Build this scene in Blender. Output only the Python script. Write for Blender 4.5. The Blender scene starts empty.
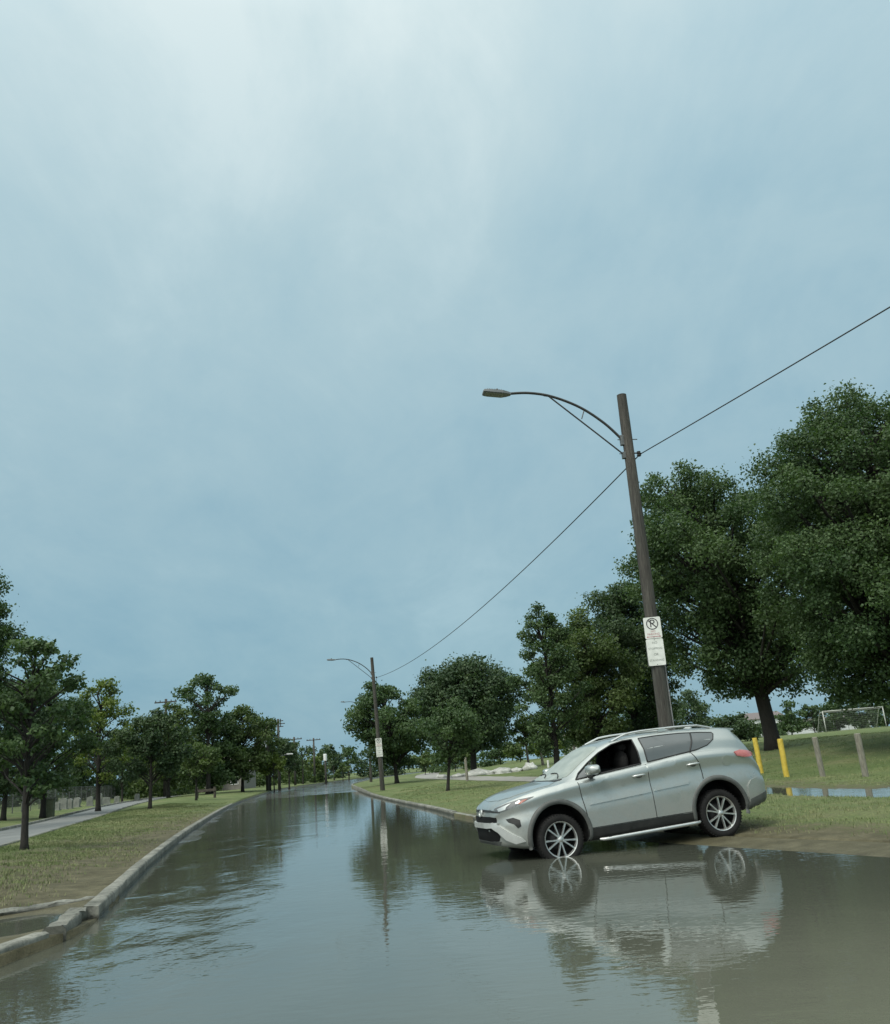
import bpy, bmesh, math, random
import numpy as np
from mathutils import Vector, Matrix
from mathutils.bvhtree import BVHTree
R_ = math.radians
random.seed(7)
rng = np.random.default_rng(11)

scene = bpy.context.scene
col = scene.collection

# ------------------------------------------------------------------ camera
CAM_H = 1.42
PITCH, ROLL, FPX = 16.2, 4.6, 870.0
cam_d = bpy.data.cameras.new('camera')
cam = bpy.data.objects.new('camera', cam_d)
col.objects.link(cam)
cam_d.sensor_fit = 'HORIZONTAL'
cam_d.sensor_width = 36.0
cam_d.lens = 36.0 * FPX / 890.0
cam_d.clip_start = 0.05
cam_d.clip_end = 6000
cam.matrix_world = (Matrix.Translation((0, 0, CAM_H)) @ Matrix.Rotation(R_(90 + PITCH), 4, 'X')
                    @ Matrix.Rotation(R_(-ROLL), 4, 'Z'))
scene.camera = cam

# ------------------------------------------------------------------ node helpers
def mat(name):
    m = bpy.data.materials.new(name)
    m.use_nodes = True
    nt = m.node_tree
    b = nt.nodes['Principled BSDF']
    return m, nt, b

def N(nt, t, **kw):
    n = nt.nodes.new(t)
    for k, v in kw.items():
        if k in n.inputs:
            n.inputs[k].default_value = v
        else:
            setattr(n, k, v)
    return n

def noise(nt, scale, detail=4, rough=.55, vec=None, sx=None):
    n = N(nt, 'ShaderNodeTexNoise')
    n.inputs['Scale'].default_value = scale
    n.inputs['Detail'].default_value = detail
    n.inputs['Roughness'].default_value = rough
    if vec is None:
        g = N(nt, 'ShaderNodeTexCoord')
        vec = g.outputs['Object']
    if sx:
        mp = N(nt, 'ShaderNodeMapping')
        mp.inputs['Scale'].default_value = sx
        nt.links.new(vec, mp.inputs['Vector'])
        vec = mp.outputs['Vector']
    nt.links.new(vec, n.inputs['Vector'])
    return n

def ramp(nt, fac, stops):
    r = N(nt, 'ShaderNodeValToRGB')
    el = r.color_ramp.elements
    while len(el) < len(stops):
        el.new(.5)
    for e, (p, c) in zip(el, stops):
        e.position = p
        e.color = (c[0], c[1], c[2], 1)
    nt.links.new(fac, r.inputs['Fac'])
    return r

def mixc(nt, fac, a, b, blend='MIX'):
    m = N(nt, 'ShaderNodeMix', data_type='RGBA', blend_type=blend)
    for sock, v in ((m.inputs[0], fac), (m.inputs[6], a), (m.inputs[7], b)):
        if hasattr(v, 'links'):
            nt.links.new(v, sock)
        elif isinstance(v, (tuple, list)):
            sock.default_value = (v[0], v[1], v[2], 1)
        else:
            sock.default_value = v
    return m.outputs[2]

def math_(nt, op, a, b=None, clamp=False):
    m = N(nt, 'ShaderNodeMath', operation=op)
    m.use_clamp = clamp
    for i, v in enumerate((a, b)):
        if v is None:
            continue
        if hasattr(v, 'links'):
            nt.links.new(v, m.inputs[i])
        else:
            m.inputs[i].default_value = v
    return m.outputs[0]

def bump(nt, b, height, strength, dist):
    bp = N(nt, 'ShaderNodeBump')
    bp.inputs['Strength'].default_value = strength
    bp.inputs['Distance'].default_value = dist
    nt.links.new(height, bp.inputs['Height'])
    nt.links.new(bp.outputs['Normal'], b.inputs['Normal'])
    return bp

def speckled(name, c0, c1, scale, rough=.8, bstr=.3, bdist=.01, metal=0, sx=None, spec=.5):
    """a surface with two mottled tones of its own colour and a fine bump"""
    m, nt, b = mat(name)
    n = noise(nt, scale, 6, .6, sx=sx)
    r = ramp(nt, n.outputs['Fac'], [(.3, c0), (.7, c1)])
    nt.links.new(r.outputs['Color'], b.inputs['Base Color'])
    b.inputs['Roughness'].default_value = rough
    b.inputs['Metallic'].default_value = metal
    b.inputs['Specular IOR Level'].default_value = spec
    if bstr:
        n2 = noise(nt, scale * 4, 5, .6, sx=sx)
        bump(nt, b, n2.outputs['Fac'], bstr, bdist)
    return m

M = {}
def concrete_material():
    m, nt, b = mat('worn_kerb_concrete')
    P = N(nt, 'ShaderNodeNewGeometry').outputs['Position']
    n1 = noise(nt, 1.6, 6, .65, vec=P); n2 = noise(nt, 14, 6, .7, vec=P); n3 = noise(nt, 70, 4, .7, vec=P)
    c = ramp(nt, n1.outputs['Fac'], [(.30, (.075, .078, .062)), (.48, (.16, .162, .135)), (.70, (.27, .27, .23))])
    g = ramp(nt, n2.outputs['Fac'], [(.32, (.45, .45, .42)), (.50, (1, 1, 1)), (.72, (1.2, 1.2, 1.15))])
    col_ = mixc(nt, .9, c.outputs['Color'], g.outputs['Color'], 'MULTIPLY')
    sp = N(nt, 'ShaderNodeSeparateXYZ'); nt.links.new(P, sp.inputs[0])
    hz = math_(nt, 'ADD', sp.outputs['Z'], math_(nt, 'MULTIPLY', math_(nt, 'SUBTRACT', n2.outputs['Fac'], .5), .10))
    wet = ramp(nt, math_(nt, 'DIVIDE', hz, .14, True), [(.25, (1, 1, 1)), (.55, (0, 0, 0))])
    nt.links.new(mixc(nt, wet.outputs['Color'], col_, mixc(nt, 1.0, col_, (.38, .37, .34), 'MULTIPLY')), b.inputs['Base Color'])
    r = ramp(nt, wet.outputs['Color'], [(0, (.88,) * 3), (1, (.40,) * 3)]); nt.links.new(r.outputs['Color'], b.inputs['Roughness'])
    bump(nt, b, math_(nt, 'ADD', n2.outputs['Fac'], math_(nt, 'MULTIPLY', n3.outputs['Fac'], .4)), .8, .018)
    return m
M['concrete'] = concrete_material()
def pole_material():
    m, nt, b = mat('weathered_pole_wood')
    n1 = noise(nt, 2.2, 5, .6, sx=(4, 4, .22)); n2 = noise(nt, 9, 6, .65, sx=(7, 7, .35)); n3 = noise(nt, .8, 3, .5, sx=(1, 1, .6))
    c = ramp(nt, n2.outputs['Fac'], [(.28, (.022, .021, .018)), (.5, (.056, .053, .047)), (.75, (.120, .115, .104))])
    t = ramp(nt, n1.outputs['Fac'], [(.35, (.55, .52, .50)), (.62, (1.15, 1.15, 1.12))])
    u = ramp(nt, n3.outputs['Fac'], [(.4, (.8, .85, .8)), (.65, (1.1, 1.05, 1))])
    nt.links.new(mixc(nt, 1.0, mixc(nt, 1.0, c.outputs['Color'], t.outputs['Color'], 'MULTIPLY'), u.outputs['Color'], 'MULTIPLY'), b.inputs['Base Color'])
    b.inputs['Roughness'].default_value = .85
    bump(nt, b, n2.outputs['Fac'], .9, .015)
    return m
M['wood_pole'] = pole_material()
M['post_wood'] = speckled('grey_post_wood', (.12, .11, .085), (.26, .25, .20), 8, .85, .5, .01, sx=(5, 5, .6))
M['yellow'] = speckled('yellow_paint', (.42, .30, .035), (.60, .45, .07), 6, .5, .1, .004)
M['galv'] = speckled('grey_metal', (.09, .095, .09), (.16, .165, .16), 9, .5, .1, .002, metal=.5)
M['darkmetal'] = speckled('dark_metal', (.022, .022, .02), (.05, .05, .045), 9, .5, .1, .002, metal=.3)
M['lampgrey'] = speckled('lamp_grey', (.12, .13, .13), (.18, .19, .19), 7, .5, 0)
M['lens'] = speckled('lamp_lens', (.12, .13, .12), (.3, .3, .28), 40, .3, 0)
M['white'] = speckled('white_paint', (.55, .56, .54), (.72, .73, .70), 5, .5, 0)
M['sign'] = speckled('sign_face', (.50, .52, .47), (.68, .69, .64), 5, .45, 0)
M['black'] = speckled('black_print', (.012, .012, .012), (.025, .025, .022), 9, .5, 0)
M['red'] = speckled('faded_red_print', (.30, .10, .11), (.42, .2, .2), 20, .5, 0)
M['greyprint'] = speckled('faded_grey_print', (.10, .12, .10), (.22, .24, .21), 20, .5, 0)
M['stone'] = speckled('pale_stone', (.32, .33, .30), (.52, .53, .49), 3, .9, .6, .03)
M['gravestone'] = speckled('grey_stone', (.11, .12, .105), (.20, .21, .185), 4, .9, .3, .02)
M['roofing'] = speckled('shingles', (.12, .10, .095), (.19, .165, .16), 7, .9, .2, .02)
M['siding'] = speckled('pale_siding', (.16, .15, .13), (.22, .21, .185), 3, .8, .1, .01)
M['hidewhite'] = speckled('white_wall', (.50, .52, .52), (.62, .64, .63), 2, .7, 0)
M['bark'] = speckled('bark', (.022, .018, .013), (.06, .05, .038), 6, .9, .8, .03, sx=(4, 4, .8))
M['barkdark'] = speckled('dark_bark', (.012, .011, .009), (.034, .030, .024), 6, .9, .8, .03, sx=(4, 4, .8))
M['barklight'] = speckled('grey_bark', (.09, .082, .065), (.18, .165, .135), 6, .9, .6, .02, sx=(4, 4, .8))
M['plank'] = speckled('dark_timber', (.03, .026, .02), (.07, .06, .045), 6, .85, .3, .01)

# ------------------------------------------------------------------ mesh helpers
def link(name, me, material=None, parent=None, smooth=False):
    o = bpy.data.objects.new(name, me)
    col.objects.link(o)
    if material is not None:
        if isinstance(material, (list, tuple)):
            for x in material:
                me.materials.append(x)
        else:
            me.materials.append(material)
    if smooth:
        me.polygons.foreach_set('use_smooth', [True] * len(me.polygons))
    if parent is not None:
        o.parent = parent
    return o

def tag(o, label=None, cat=None, group=None, kind=None):
    if label: o['label'] = label
    if cat: o['category'] = cat
    if group: o['group'] = group
    if kind: o['kind'] = kind
    return o

def empty(name, loc, rz=0, label=None, cat=None, group=None):
    o = bpy.data.objects.new(name, None)
    o.empty_display_size = .3
    col.objects.link(o)
    o.location = loc
    o.rotation_euler = (0, 0, rz)
    return tag(o, label, cat, group)

class MB:
    """collects vertices and faces of one mesh"""
    def __init__(s):
        s.v = []; s.f = []; s.mi = []
    def add(s, vs, fs, mi=0):
        o = len(s.v)
        s.v += [tuple(p) for p in vs]
        for f in fs:
            s.f.append([i + o for i in f]); s.mi.append(mi)
        return s
    def box(s, c, size, rz=0, mi=0, rot=None):
        hx, hy, hz = size[0] / 2, size[1] / 2, size[2] / 2
        m = rot if rot is not None else Matrix.Rotation(rz, 3, 'Z')
        vs = [Vector(c) + m @ Vector((x, y, z)) for x in (-hx, hx) for y in (-hy, hy) for z in (-hz, hz)]
        return s.add(vs, [(0, 1, 3, 2), (4, 6, 7, 5), (0, 4, 5, 1), (2, 3, 7, 6), (0, 2, 6, 4), (1, 5, 7, 3)], mi)
    def tube(s, pts, rad, n=8, cap=True, mi=0):
        pts = [Vector(p) for p in pts]
        if not hasattr(rad, '__len__'):
            rad = [rad] * len(pts)
        vs = []; prev = None
        for i, p in enumerate(pts):
            d = (pts[min(i + 1, len(pts) - 1)] - pts[max(i - 1, 0)]).normalized()
            if prev is None:
                a = Vector((0, 0, 1)) if abs(d.z) < .9 else Vector((1, 0, 0))
                u = d.cross(a).normalized()
            else:
                u = (prev - d * prev.dot(d)).normalized()
            prev = u
            w = d.cross(u)
            for k in range(n):
                t = 2 * math.pi * k / n
                vs.append(p + (u * math.cos(t) + w * math.sin(t)) * rad[i])
        fs = []
        for i in range(len(pts) - 1):
            for k in range(n):
                a = i * n + k; b = i * n + (k + 1) % n
                fs.append((a, b, b + n, a + n))
        if cap:
            fs.append(tuple(range(n))[::-1])
            fs.append(tuple(range((len(pts) - 1) * n, len(pts) * n)))
        return s.add(vs, fs, mi)
    def lathe(s, prof, n=32, axis='Y', mi=0, close=False):
        """prof: (radius, height along axis)"""
        vs = []
        for r, h in prof:
            for k in range(n):
                t = 2 * math.pi * k / n
                a, b = r * math.cos(t), r * math.sin(t)
                vs.append((a, h, b) if axis == 'Y' else (a, b, h))
        fs = []
        for i in range(len(prof) - 1):
            for k in range(n):
                a = i * n + k; b = i * n + (k + 1) % n
                fs.append((a, b, b + n, a + n))
        return s.add(vs, fs, mi)
    def mesh(s, name):
        me = bpy.data.meshes.new(name)
        me.from_pydata(s.v, [], s.f)
        me.polygons.foreach_set('material_index', s.mi)
        bm = bmesh.new(); bm.from_mesh(me)
        bmesh.ops.recalc_face_normals(bm, faces=bm.faces)
        bm.to_mesh(me); bm.free()
        return me
    def build(s, name, material, parent=None, smooth=False):
        return link(name, s.mesh(name), material, parent, smooth)

def crease(o, ang=35):
    """hard edges above an angle, so that smooth shading keeps them"""
    me = o.data
    bm = bmesh.new(); bm.from_mesh(me)
    for e in bm.edges:
        if len(e.link_faces) == 2 and e.calc_face_angle(0) > R_(ang):
            e.smooth = False
    for f in bm.faces: f.smooth = True
    bm.to_mesh(me); bm.free()
    return o

def bevel(o, w, seg=2):
    me = o.data
    bm = bmesh.new(); bm.from_mesh(me)
    ed = [e for e in bm.edges if len(e.link_faces) == 2 and e.calc_face_angle(0) > R_(40)]
    bmesh.ops.bevel(bm, geom=ed, offset=w, segments=seg, affect='EDGES', profile=.6)
    bm.to_mesh(me); bm.free()
    return o

def baked(o):
    """the object with its modifiers evaluated, as a new mesh"""
    dg = bpy.context.evaluated_depsgraph_get()
    dg.update()
    me = bpy.data.meshes.new_from_object(o.evaluated_get(dg))
    return me

def text_mesh(body, size, align='CENTER'):
    cu = bpy.data.curves.new('lettering', 'FONT')
    cu.body = body; cu.size = size; cu.align_x = align; cu.align_y = 'CENTER'; cu.extrude = .0008
    o = bpy.data.objects.new('lettering', cu)
    col.objects.link(o)
    me = baked(o)
    bpy.data.objects.remove(o)
    bpy.data.curves.remove(cu)
    return me

def smooth01(a, b, x):
    t = np.clip((np.asarray(x, float) - a) / (b - a), 0, 1)
    return t * t * (3 - 2 * t)

def pchip(xs, ys):
    xs = np.array(xs, float); ys = np.array(ys, float)
    h = np.diff(xs); d = np.diff(ys) / h
    m = np.zeros(len(xs))
    for i in range(1, len(xs) - 1):
        if d[i - 1] * d[i] > 0:
            w1 = 2 * h[i] + h[i - 1]; w2 = h[i] + 2 * h[i - 1]
            m[i] = (w1 + w2) / (w1 / d[i - 1] + w2 / d[i])
    m[0] = d[0]; m[-1] = d[-1]
    def f(x):
        x = np.asarray(x, float)
        xc = np.clip(x, xs[0], xs[-1])
        i = np.clip(np.searchsorted(xs, xc, side='right') - 1, 0, len(xs) - 2)
        t = (xc - xs[i]) / h[i]
        r = ((2 * t**3 - 3 * t**2 + 1) * ys[i] + (t**3 - 2 * t**2 + t) * h[i] * m[i]
             + (-2 * t**3 + 3 * t**2) * ys[i + 1] + (t**3 - t**2) * h[i] * m[i + 1])
        return r + (x - xc) * np.where(x > xs[-1], m[-1], m[0])
    return f

# value noise for terrain, in numpy
def vnoise(x, y, seed=0):
    def h(i, j):
        n = np.sin(i * 127.1 + j * 311.7 + seed * 74.7) * 43758.5453
        return n - np.floor(n)
    x = np.asarray(x, float); y = np.asarray(y, float)
    i = np.floor(x); j = np.floor(y); u = x - i; v = y - j
    u = u * u * (3 - 2 * u); v = v * v * (3 - 2 * v)
    return (h(i, j) * (1 - u) + h(i + 1, j) * u) * (1 - v) + (h(i, j + 1) * (1 - u) + h(i + 1, j + 1) * u) * v

# ------------------------------------------------------------------ the lie of the land
# left and right edge of the flooded road, X as a function of Y
Ledge = pchip([-60, -20, 0, 8.5, 9.7, 11.7, 14, 17.5, 32.6, 70, 138, 190, 300, 1500],
              [20, 3, -3.4, -4.28, -4.22, -4.6, -5.2, -6.1, -9.6, -17, -25.5, -26, -14, 120])
Redge = pchip([-60, -20, 0, 11.3, 13.3, 17.5, 24, 31.5, 40, 61.5, 108, 150, 200, 300, 1500],
              [34, 17, 9.9, 5.7, 4.6, 2.65, .13, -1.3, -3.0, -6.9, -13.2, -14.6, -12.5, 0, 135])
CARR_N = pchip([-60, 20, 37, 73, 140, 1500], [4.0, 4.4, 5.4, 8.3, 12, 40])      # far carriageway, from the left kerb
CARR_F = pchip([-60, 20, 37, 53, 91, 140, 1500], [7.2, 7.3, 7.9, 9.2, 12.0, 16.5, 46])
PATH_C = 8.6                                                                # park path, from the right edge
def z_road(Y): return -.18 + .205 * smooth01(44, 78, Y)

def z_left(dl, Y, x):
    k = .10 + (z_road(Y) + .18) * .8
    z = k + .22 * smooth01(0, 4.5, dl) + .42 * smooth01(CARR_F(Y) + .3, CARR_F(Y) + 7, dl) + .5 * smooth01(20, 70, dl)
    e = ((x + 5.75) / 1.45) ** 2 + ((Y - 11.2) / 1.25) ** 2
    z = z - .17 * np.exp(-e * 1.0) - .14 * np.exp(-(((x + 6.9) / 1.6) ** 2 + ((Y - 9.5) / 1.6) ** 2))
    lump = (vnoise(x * 1.7, Y * 1.7, 3) - .5) * .05 + (vnoise(x * .5, Y * .5, 5) - .5) * .06
    onroad = smooth01(CARR_N(Y) - .6, CARR_N(Y), dl) * (1 - smooth01(CARR_F(Y), CARR_F(Y) + .6, dl))
    return z + lump * smooth01(0, .8, dl) * (1 - onroad)

def z_right(dr, Y, x):
    kerbed = smooth01(19.5, 22.5, Y)
    near = .055 + .06 * dr
    near = np.minimum(near, .13)
    far = .08 + (z_road(Y) + .18) * .8 + .14 * smooth01(0, 4, dr)
    z = near * (1 - kerbed) + far * kerbed
    zp = -.055 + .40 * smooth01(31, 46, Y)
    w = smooth01(PATH_C - 2.6, PATH_C - 1.4, dr) * (1 - smooth01(PATH_C + 1.3, PATH_C + 2.1, dr))
    k = smooth01(31, 48, Y)
    z = z + (.02 + .022 * np.clip(dr - 10.6, 0, 4) + .3 * k - z) * smooth01(PATH_C + .8, PATH_C + 2.2, dr)
    rise = .078 * np.clip(dr - 14.5, 0, 11) + .014 * np.clip(dr - 25.5, 0, 50)
    z = z * (1 - w) + zp * w + rise
    lump = (vnoise(x * 1.9, Y * 1.9, 8) - .5) * .06 + (vnoise(x * .6, Y * .6, 9) - .5) * .05
    return z + lump * smooth01(.3, 1.5, dr) * (1 - w * .7)

def gz(x, Y):
    l, r = float(Ledge(Y)), float(Redge(Y))
    if x < l: return float(z_left(l - x, Y, x))
    if x > r: return float(z_right(x - r, Y, x))
    return float(z_road(Y))

def geo(a, step, grow, end):
    o = [a]
    while abs(o[-1]) < end:
        step *= grow; o.append(o[-1] + step)
    return o

ys = list(np.arange(-40, 3, 2.0)) + list(np.arange(3, 40, .25)) + geo(40, .3, 1.06, 1600)
dls = [0, .02] + list(np.arange(.25, 8, .25)) + list(np.arange(8, 24, .7)) + geo(24, 1, 1.25, 1600)
drs = [0, .02] + list(np.arange(.25, 14, .25)) + list(np.arange(14, 30, .7)) + geo(30, 1, 1.25, 1600)

# ------------------------------------------------------------------ ground material
def attr_fac(nt, name):
    a = N(nt, 'ShaderNodeAttribute'); a.attribute_name = name
    return a.outputs['Fac']

def ground_material():
    m, nt, b = mat('grass_and_mud_ground')
    n1 = noise(nt, .35, 5, .6); n2 = noise(nt, 3.2, 6, .65); n3 = noise(nt, 14, 5, .7); n4 = noise(nt, 42, 4, .7)
    g = ramp(nt, n1.outputs['Fac'], [(.3, (.080, .120, .040)), (.52, (.118, .155, .060)), (.72, (.180, .186, .092))])
    g2 = ramp(nt, n3.outputs['Fac'], [(.25, (.42, .42, .42)), (.7, (1.35, 1.3, 1.2))])
    grass = mixc(nt, .9, g.outputs['Color'], g2.outputs['Color'], 'MULTIPLY')
    mud = ramp(nt, n2.outputs['Fac'], [(.25, (.052, .048, .027)), (.5, (.098, .092, .054)), (.78, (.160, .150, .094))])
    g3 = ramp(nt, n4.outputs['Fac'], [(.3, (.7, .7, .7)), (.7, (1.25, 1.2, 1.15))])
    mudc = mixc(nt, .8, mud.outputs['Color'], g3.outputs['Color'], 'MULTIPLY')
    a = attr_fac(nt, 'mud')
    k = math_(nt, 'ADD', a, math_(nt, 'MULTIPLY', math_(nt, 'SUBTRACT', n2.outputs['Fac'], .5), 1.5))
    k = math_(nt, 'MULTIPLY', math_(nt, 'SUBTRACT', k, .25), 2.0, True)
    base = mixc(nt, k, grass, mudc)
    nt.links.new(base, b.inputs['Base Color'])
    w = attr_fac(nt, 'wet')
    nt.links.new(math_(nt, 'SUBTRACT', .92, math_(nt, 'MULTIPLY', w, .45)), b.inputs['Roughness'])
    b.inputs['Specular IOR Level'].default_value = .25
    hsum = math_(nt, 'ADD', n3.outputs['Fac'], math_(nt, 'MULTIPLY', n4.outputs['Fac'], .5))
    bump(nt, b, hsum, .8, .05)
    return m
M['ground'] = ground_material()

def s01(a, b, x):
    t = min(1, max(0, (x - a) / (b - a))); return t * t * (3 - 2 * t)
def road_z(x, Y):
    r = float(Redge(Y))
    up = 0.0
    if Y < 22: up = (1 - s01(19, 22, Y)) * .235 * (1 - s01(.1, 3.0, r - x))
    l = float(Ledge(Y)); t = (x - l) / (r - l)
    up += .185 * (1 - s01(.0, .34, t)) * s01(13, 26, Y) * (1 - s01(44, 78, Y))
    up += (float(vnoise(x * .8, Y * .35, 21)) - .5) * .035 * (1 - s01(70, 110, Y))
    return float(z_road(Y)) + up
def build_ground():
    cols_l = [('l', d) for d in reversed(dls)]
    cols_m = [('m', t) for t in (.15, .4, .6, .68, .74, .80, .85, .90, .95, .98)]
    cols_r = [('r', d) for d in drs]
    cols_ = cols_l + cols_m + cols_r
    V = []; mud = []; wet = []
    for Y in ys:
        l, r = float(Ledge(Y)), float(Redge(Y))
        dl = np.array([c[1] for c in cols_l]); xl = l - dl; zl = z_left(dl, Y, xl)
        zl = np.where(dl < .01, z_road(Y) - .06, zl)
        dr = np.array(drs); xr = r + dr; zr = z_right(dr, Y, xr)
        zr = np.where(dr < .01, .03 if Y < 21 else z_road(Y) - .06, zr)
        ml = np.clip((1.45 if Y < 16 else 1.45 - .25 * s01(16, 22, Y)) - dl / (3.0 + 2.2 * vnoise(xl * .6, np.full_like(xl, Y * .6), 2)), 0, 1) * (1 - .75 * smooth01(24, 60, Y))
        e = ((xl + 5.9) / 2.3) ** 2 + ((Y - 11.0) / 2.0) ** 2
        ml = np.maximum(ml, np.clip(1.3 - e * .7, 0, 1))
        lowl = np.clip(1 - (zl + .02) / .12, 0, 1)
        nearm = np.clip(.85 - dr / 1.8, 0, 1) * (1 - smooth01(19, 30, Y)) + .28 * (1 - smooth01(20, 32, Y)) * (1 - smooth01(7, 9, dr))
        pm = np.exp(-((dr - PATH_C) / 1.5) ** 2) * 1.2 + .30 * np.exp(-((dr - PATH_C - 2.1) / 1.2) ** 2) * (1 - smooth01(34, 40, Y))
        mr = np.maximum(nearm, pm) + .25 * np.clip(1 - dr / 1.2, 0, 1) * smooth01(18, 24, Y)
        lowr = np.clip(1 - (zr + .02) / .12, 0, 1)
        for x, z, a, w in zip(xl, zl, ml, lowl): V.append((x, Y, z)); mud.append(float(max(a, w * .9))); wet.append(float(w))
        for k, t in cols_m:
            xm = l + (r - l) * t; dip = .10 * s01(2.2, 3.2, r - xm) if Y < 21.5 else .10
            zm = road_z(xm, Y) - dip
            V.append((xm, Y, zm)); mud.append(1.); wet.append(float(np.clip(1 - zm / .12, 0, 1)))
        for x, z, a, w in zip(xr, zr, mr, lowr): V.append((x, Y, z)); mud.append(float(max(a, w * .9))); wet.append(float(w))
    n = len(cols_); F = []
    for j in range(len(ys) - 1):
        for i in range(n - 1):
            a = j * n + i
            F.append((a, a + 1, a + 1 + n, a + n))
    me = bpy.data.meshes.new('ground')
    me.from_pydata(V, [], F)
    for nm, dat in (('mud', mud), ('wet', wet)):
        at = me.attributes.new(nm, 'FLOAT', 'POINT'); at.data.foreach_set('value', dat)
    o = link('ground', me, M['ground'], smooth=True)
    return tag(o, kind='structure')
build_ground()

def asphalt_material(name, c0, c1, rough0, rough1, wetscale):
    m, nt, b = mat(name)
    n1 = noise(nt, wetscale, 4, .6); n2 = noise(nt, 60, 3, .7); n3 = noise(nt, 1.1, 5, .6, sx=(1, .25, 1))
    c = ramp(nt, n3.outputs['Fac'], [(.3, c0), (.7, c1)])
    c2 = ramp(nt, n2.outputs['Fac'], [(.3, (.75, .75, .75)), (.7, (1.2, 1.2, 1.2))])
    nt.links.new(mixc(nt, .8, c.outputs['Color'], c2.outputs['Color'], 'MULTIPLY'), b.inputs['Base Color'])
    r = ramp(nt, n1.outputs['Fac'], [(.42, (rough0,) * 3), (.6, (rough1,) * 3)])
    nt.links.new(r.outputs['Color'], b.inputs['Roughness'])
    bump(nt, b, n2.outputs['Fac'], .12, .004)
    return m
M['road'] = asphalt_material('wet_asphalt', (.085, .088, .082), (.135, .137, .128), .09, .20, .35)
M['dryroad'] = asphalt_material('worn_asphalt', (.125, .132, .125), (.195, .20, .188), .55, .75, .4)

def road_sheet(name, material, left, right, zf, Y0, Y1, nx=8, flat=True):
    yy = [y for y in ys if Y0 <= y <= Y1]
    V = []; F = []
    for Y in yy:
        a, b_ = float(left(Y)), float(right(Y))
        for i in range(nx + 1):
            x = a + (b_ - a) * i / nx
            V.append((x, Y, zf(x, Y)))
    for j in range(len(yy) - 1):
        for i in range(nx):
            k = j * (nx + 1) + i
            F.append((k, k + 1, k + nx + 2, k + nx + 1))
    me = bpy.data.meshes.new(name); me.from_pydata(V, [], F)
    return tag(link(name, me, material, smooth=True), kind='structure')

road_sheet('road', M['road'], lambda Y: Ledge(Y) + .003, lambda Y: Redge(Y) - .003 - 2.75 * (1 - s01(18.5, 21.0, Y)), road_z, -40, 700, 16)
road_sheet('far_carriageway', M['dryroad'], lambda Y: Ledge(Y) - CARR_F(Y), lambda Y: Ledge(Y) - CARR_N(Y),
           lambda x, Y: gz(x, Y) + .012, -40, 104, 10)
M['path'] = speckled('worn_path', (.19, .185, .16), (.29, .28, .25), 2.5, .8, .3, .01)
road_sheet('path', M['path'], lambda Y: Redge(Y) + PATH_C - 1.5, lambda Y: Redge(Y) + PATH_C + 1.7,
           lambda x, Y: gz(x, Y) + .012, 33, 190, 8)

# ------------------------------------------------------------------ flood water
def water_material():
    m, nt, b = mat('muddy_flood_water')
    geo_ = N(nt, 'ShaderNodeNewGeometry')
    P = geo_.outputs['Position']
    n0 = noise(nt, .22, 3, .5, vec=P)
    c = ramp(nt, n0.outputs['Fac'], [(.3, (.056, .062, .048)), (.7, (.074, .080, .062))])
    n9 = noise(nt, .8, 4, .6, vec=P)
    sl = math_(nt, 'MULTIPLY', attr_fac(nt, 'silt_glare'), math_(nt, 'ADD', .6, math_(nt, 'MULTIPLY', n9.outputs['Fac'], .8)), True)
    nt.links.new(mixc(nt, sl, c.outputs['Color'], (.155, .160, .120)), b.inputs['Base Color'])  # lighter near-right water: windscreen glare painted into the colour, with some silt
    nt.links.new(math_(nt, 'ADD', .015, math_(nt, 'MULTIPLY', attr_fac(nt, 'chop'), .085)), b.inputs['Roughness'])
    b.inputs['IOR'].default_value = 1.40; b.inputs['Specular IOR Level'].default_value = .68
    calm1 = noise(nt, 1.3, 2, .5, vec=P, sx=(1, 1.6, 1))
    calm2 = noise(nt, 5.5, 2, .5, vec=P, sx=(1, 1.7, 1))
    calm3 = noise(nt, 17, 2, .5, vec=P)
    w1 = noise(nt, 2.2, 3, .55, vec=P, sx=(1.4, .8, 1))
    w2 = noise(nt, 8.0, 3, .6, vec=P)
    ag = attr_fac(nt, 'agitation')
    patch = noise(nt, .5, 2, .5, vec=P, sx=(1, .6, 1))
    pm = ramp(nt, patch.outputs['Fac'], [(.50, (0, 0, 0)), (.64, (1, 1, 1))])
    h = math_(nt, 'MULTIPLY', calm1.outputs['Fac'], .0026)
    h = math_(nt, 'ADD', h, math_(nt, 'MULTIPLY', calm2.outputs['Fac'], .0015))
    h = math_(nt, 'ADD', h, math_(nt, 'MULTIPLY', calm3.outputs['Fac'], .00030))
    hw = math_(nt, 'ADD', math_(nt, 'MULTIPLY', w1.outputs['Fac'], .026), math_(nt, 'MULTIPLY', w2.outputs['Fac'], .005))
    hw = math_(nt, 'MULTIPLY', hw, math_(nt, 'MULTIPLY', ag, math_(nt, 'ADD', .12, math_(nt, 'MULTIPLY', pm.outputs['Color'], .88))))
    h = math_(nt, 'ADD', h, hw)
    bump(nt, b, h, 1.0, 1.0)
    return m
M['water'] = water_material()

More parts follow.
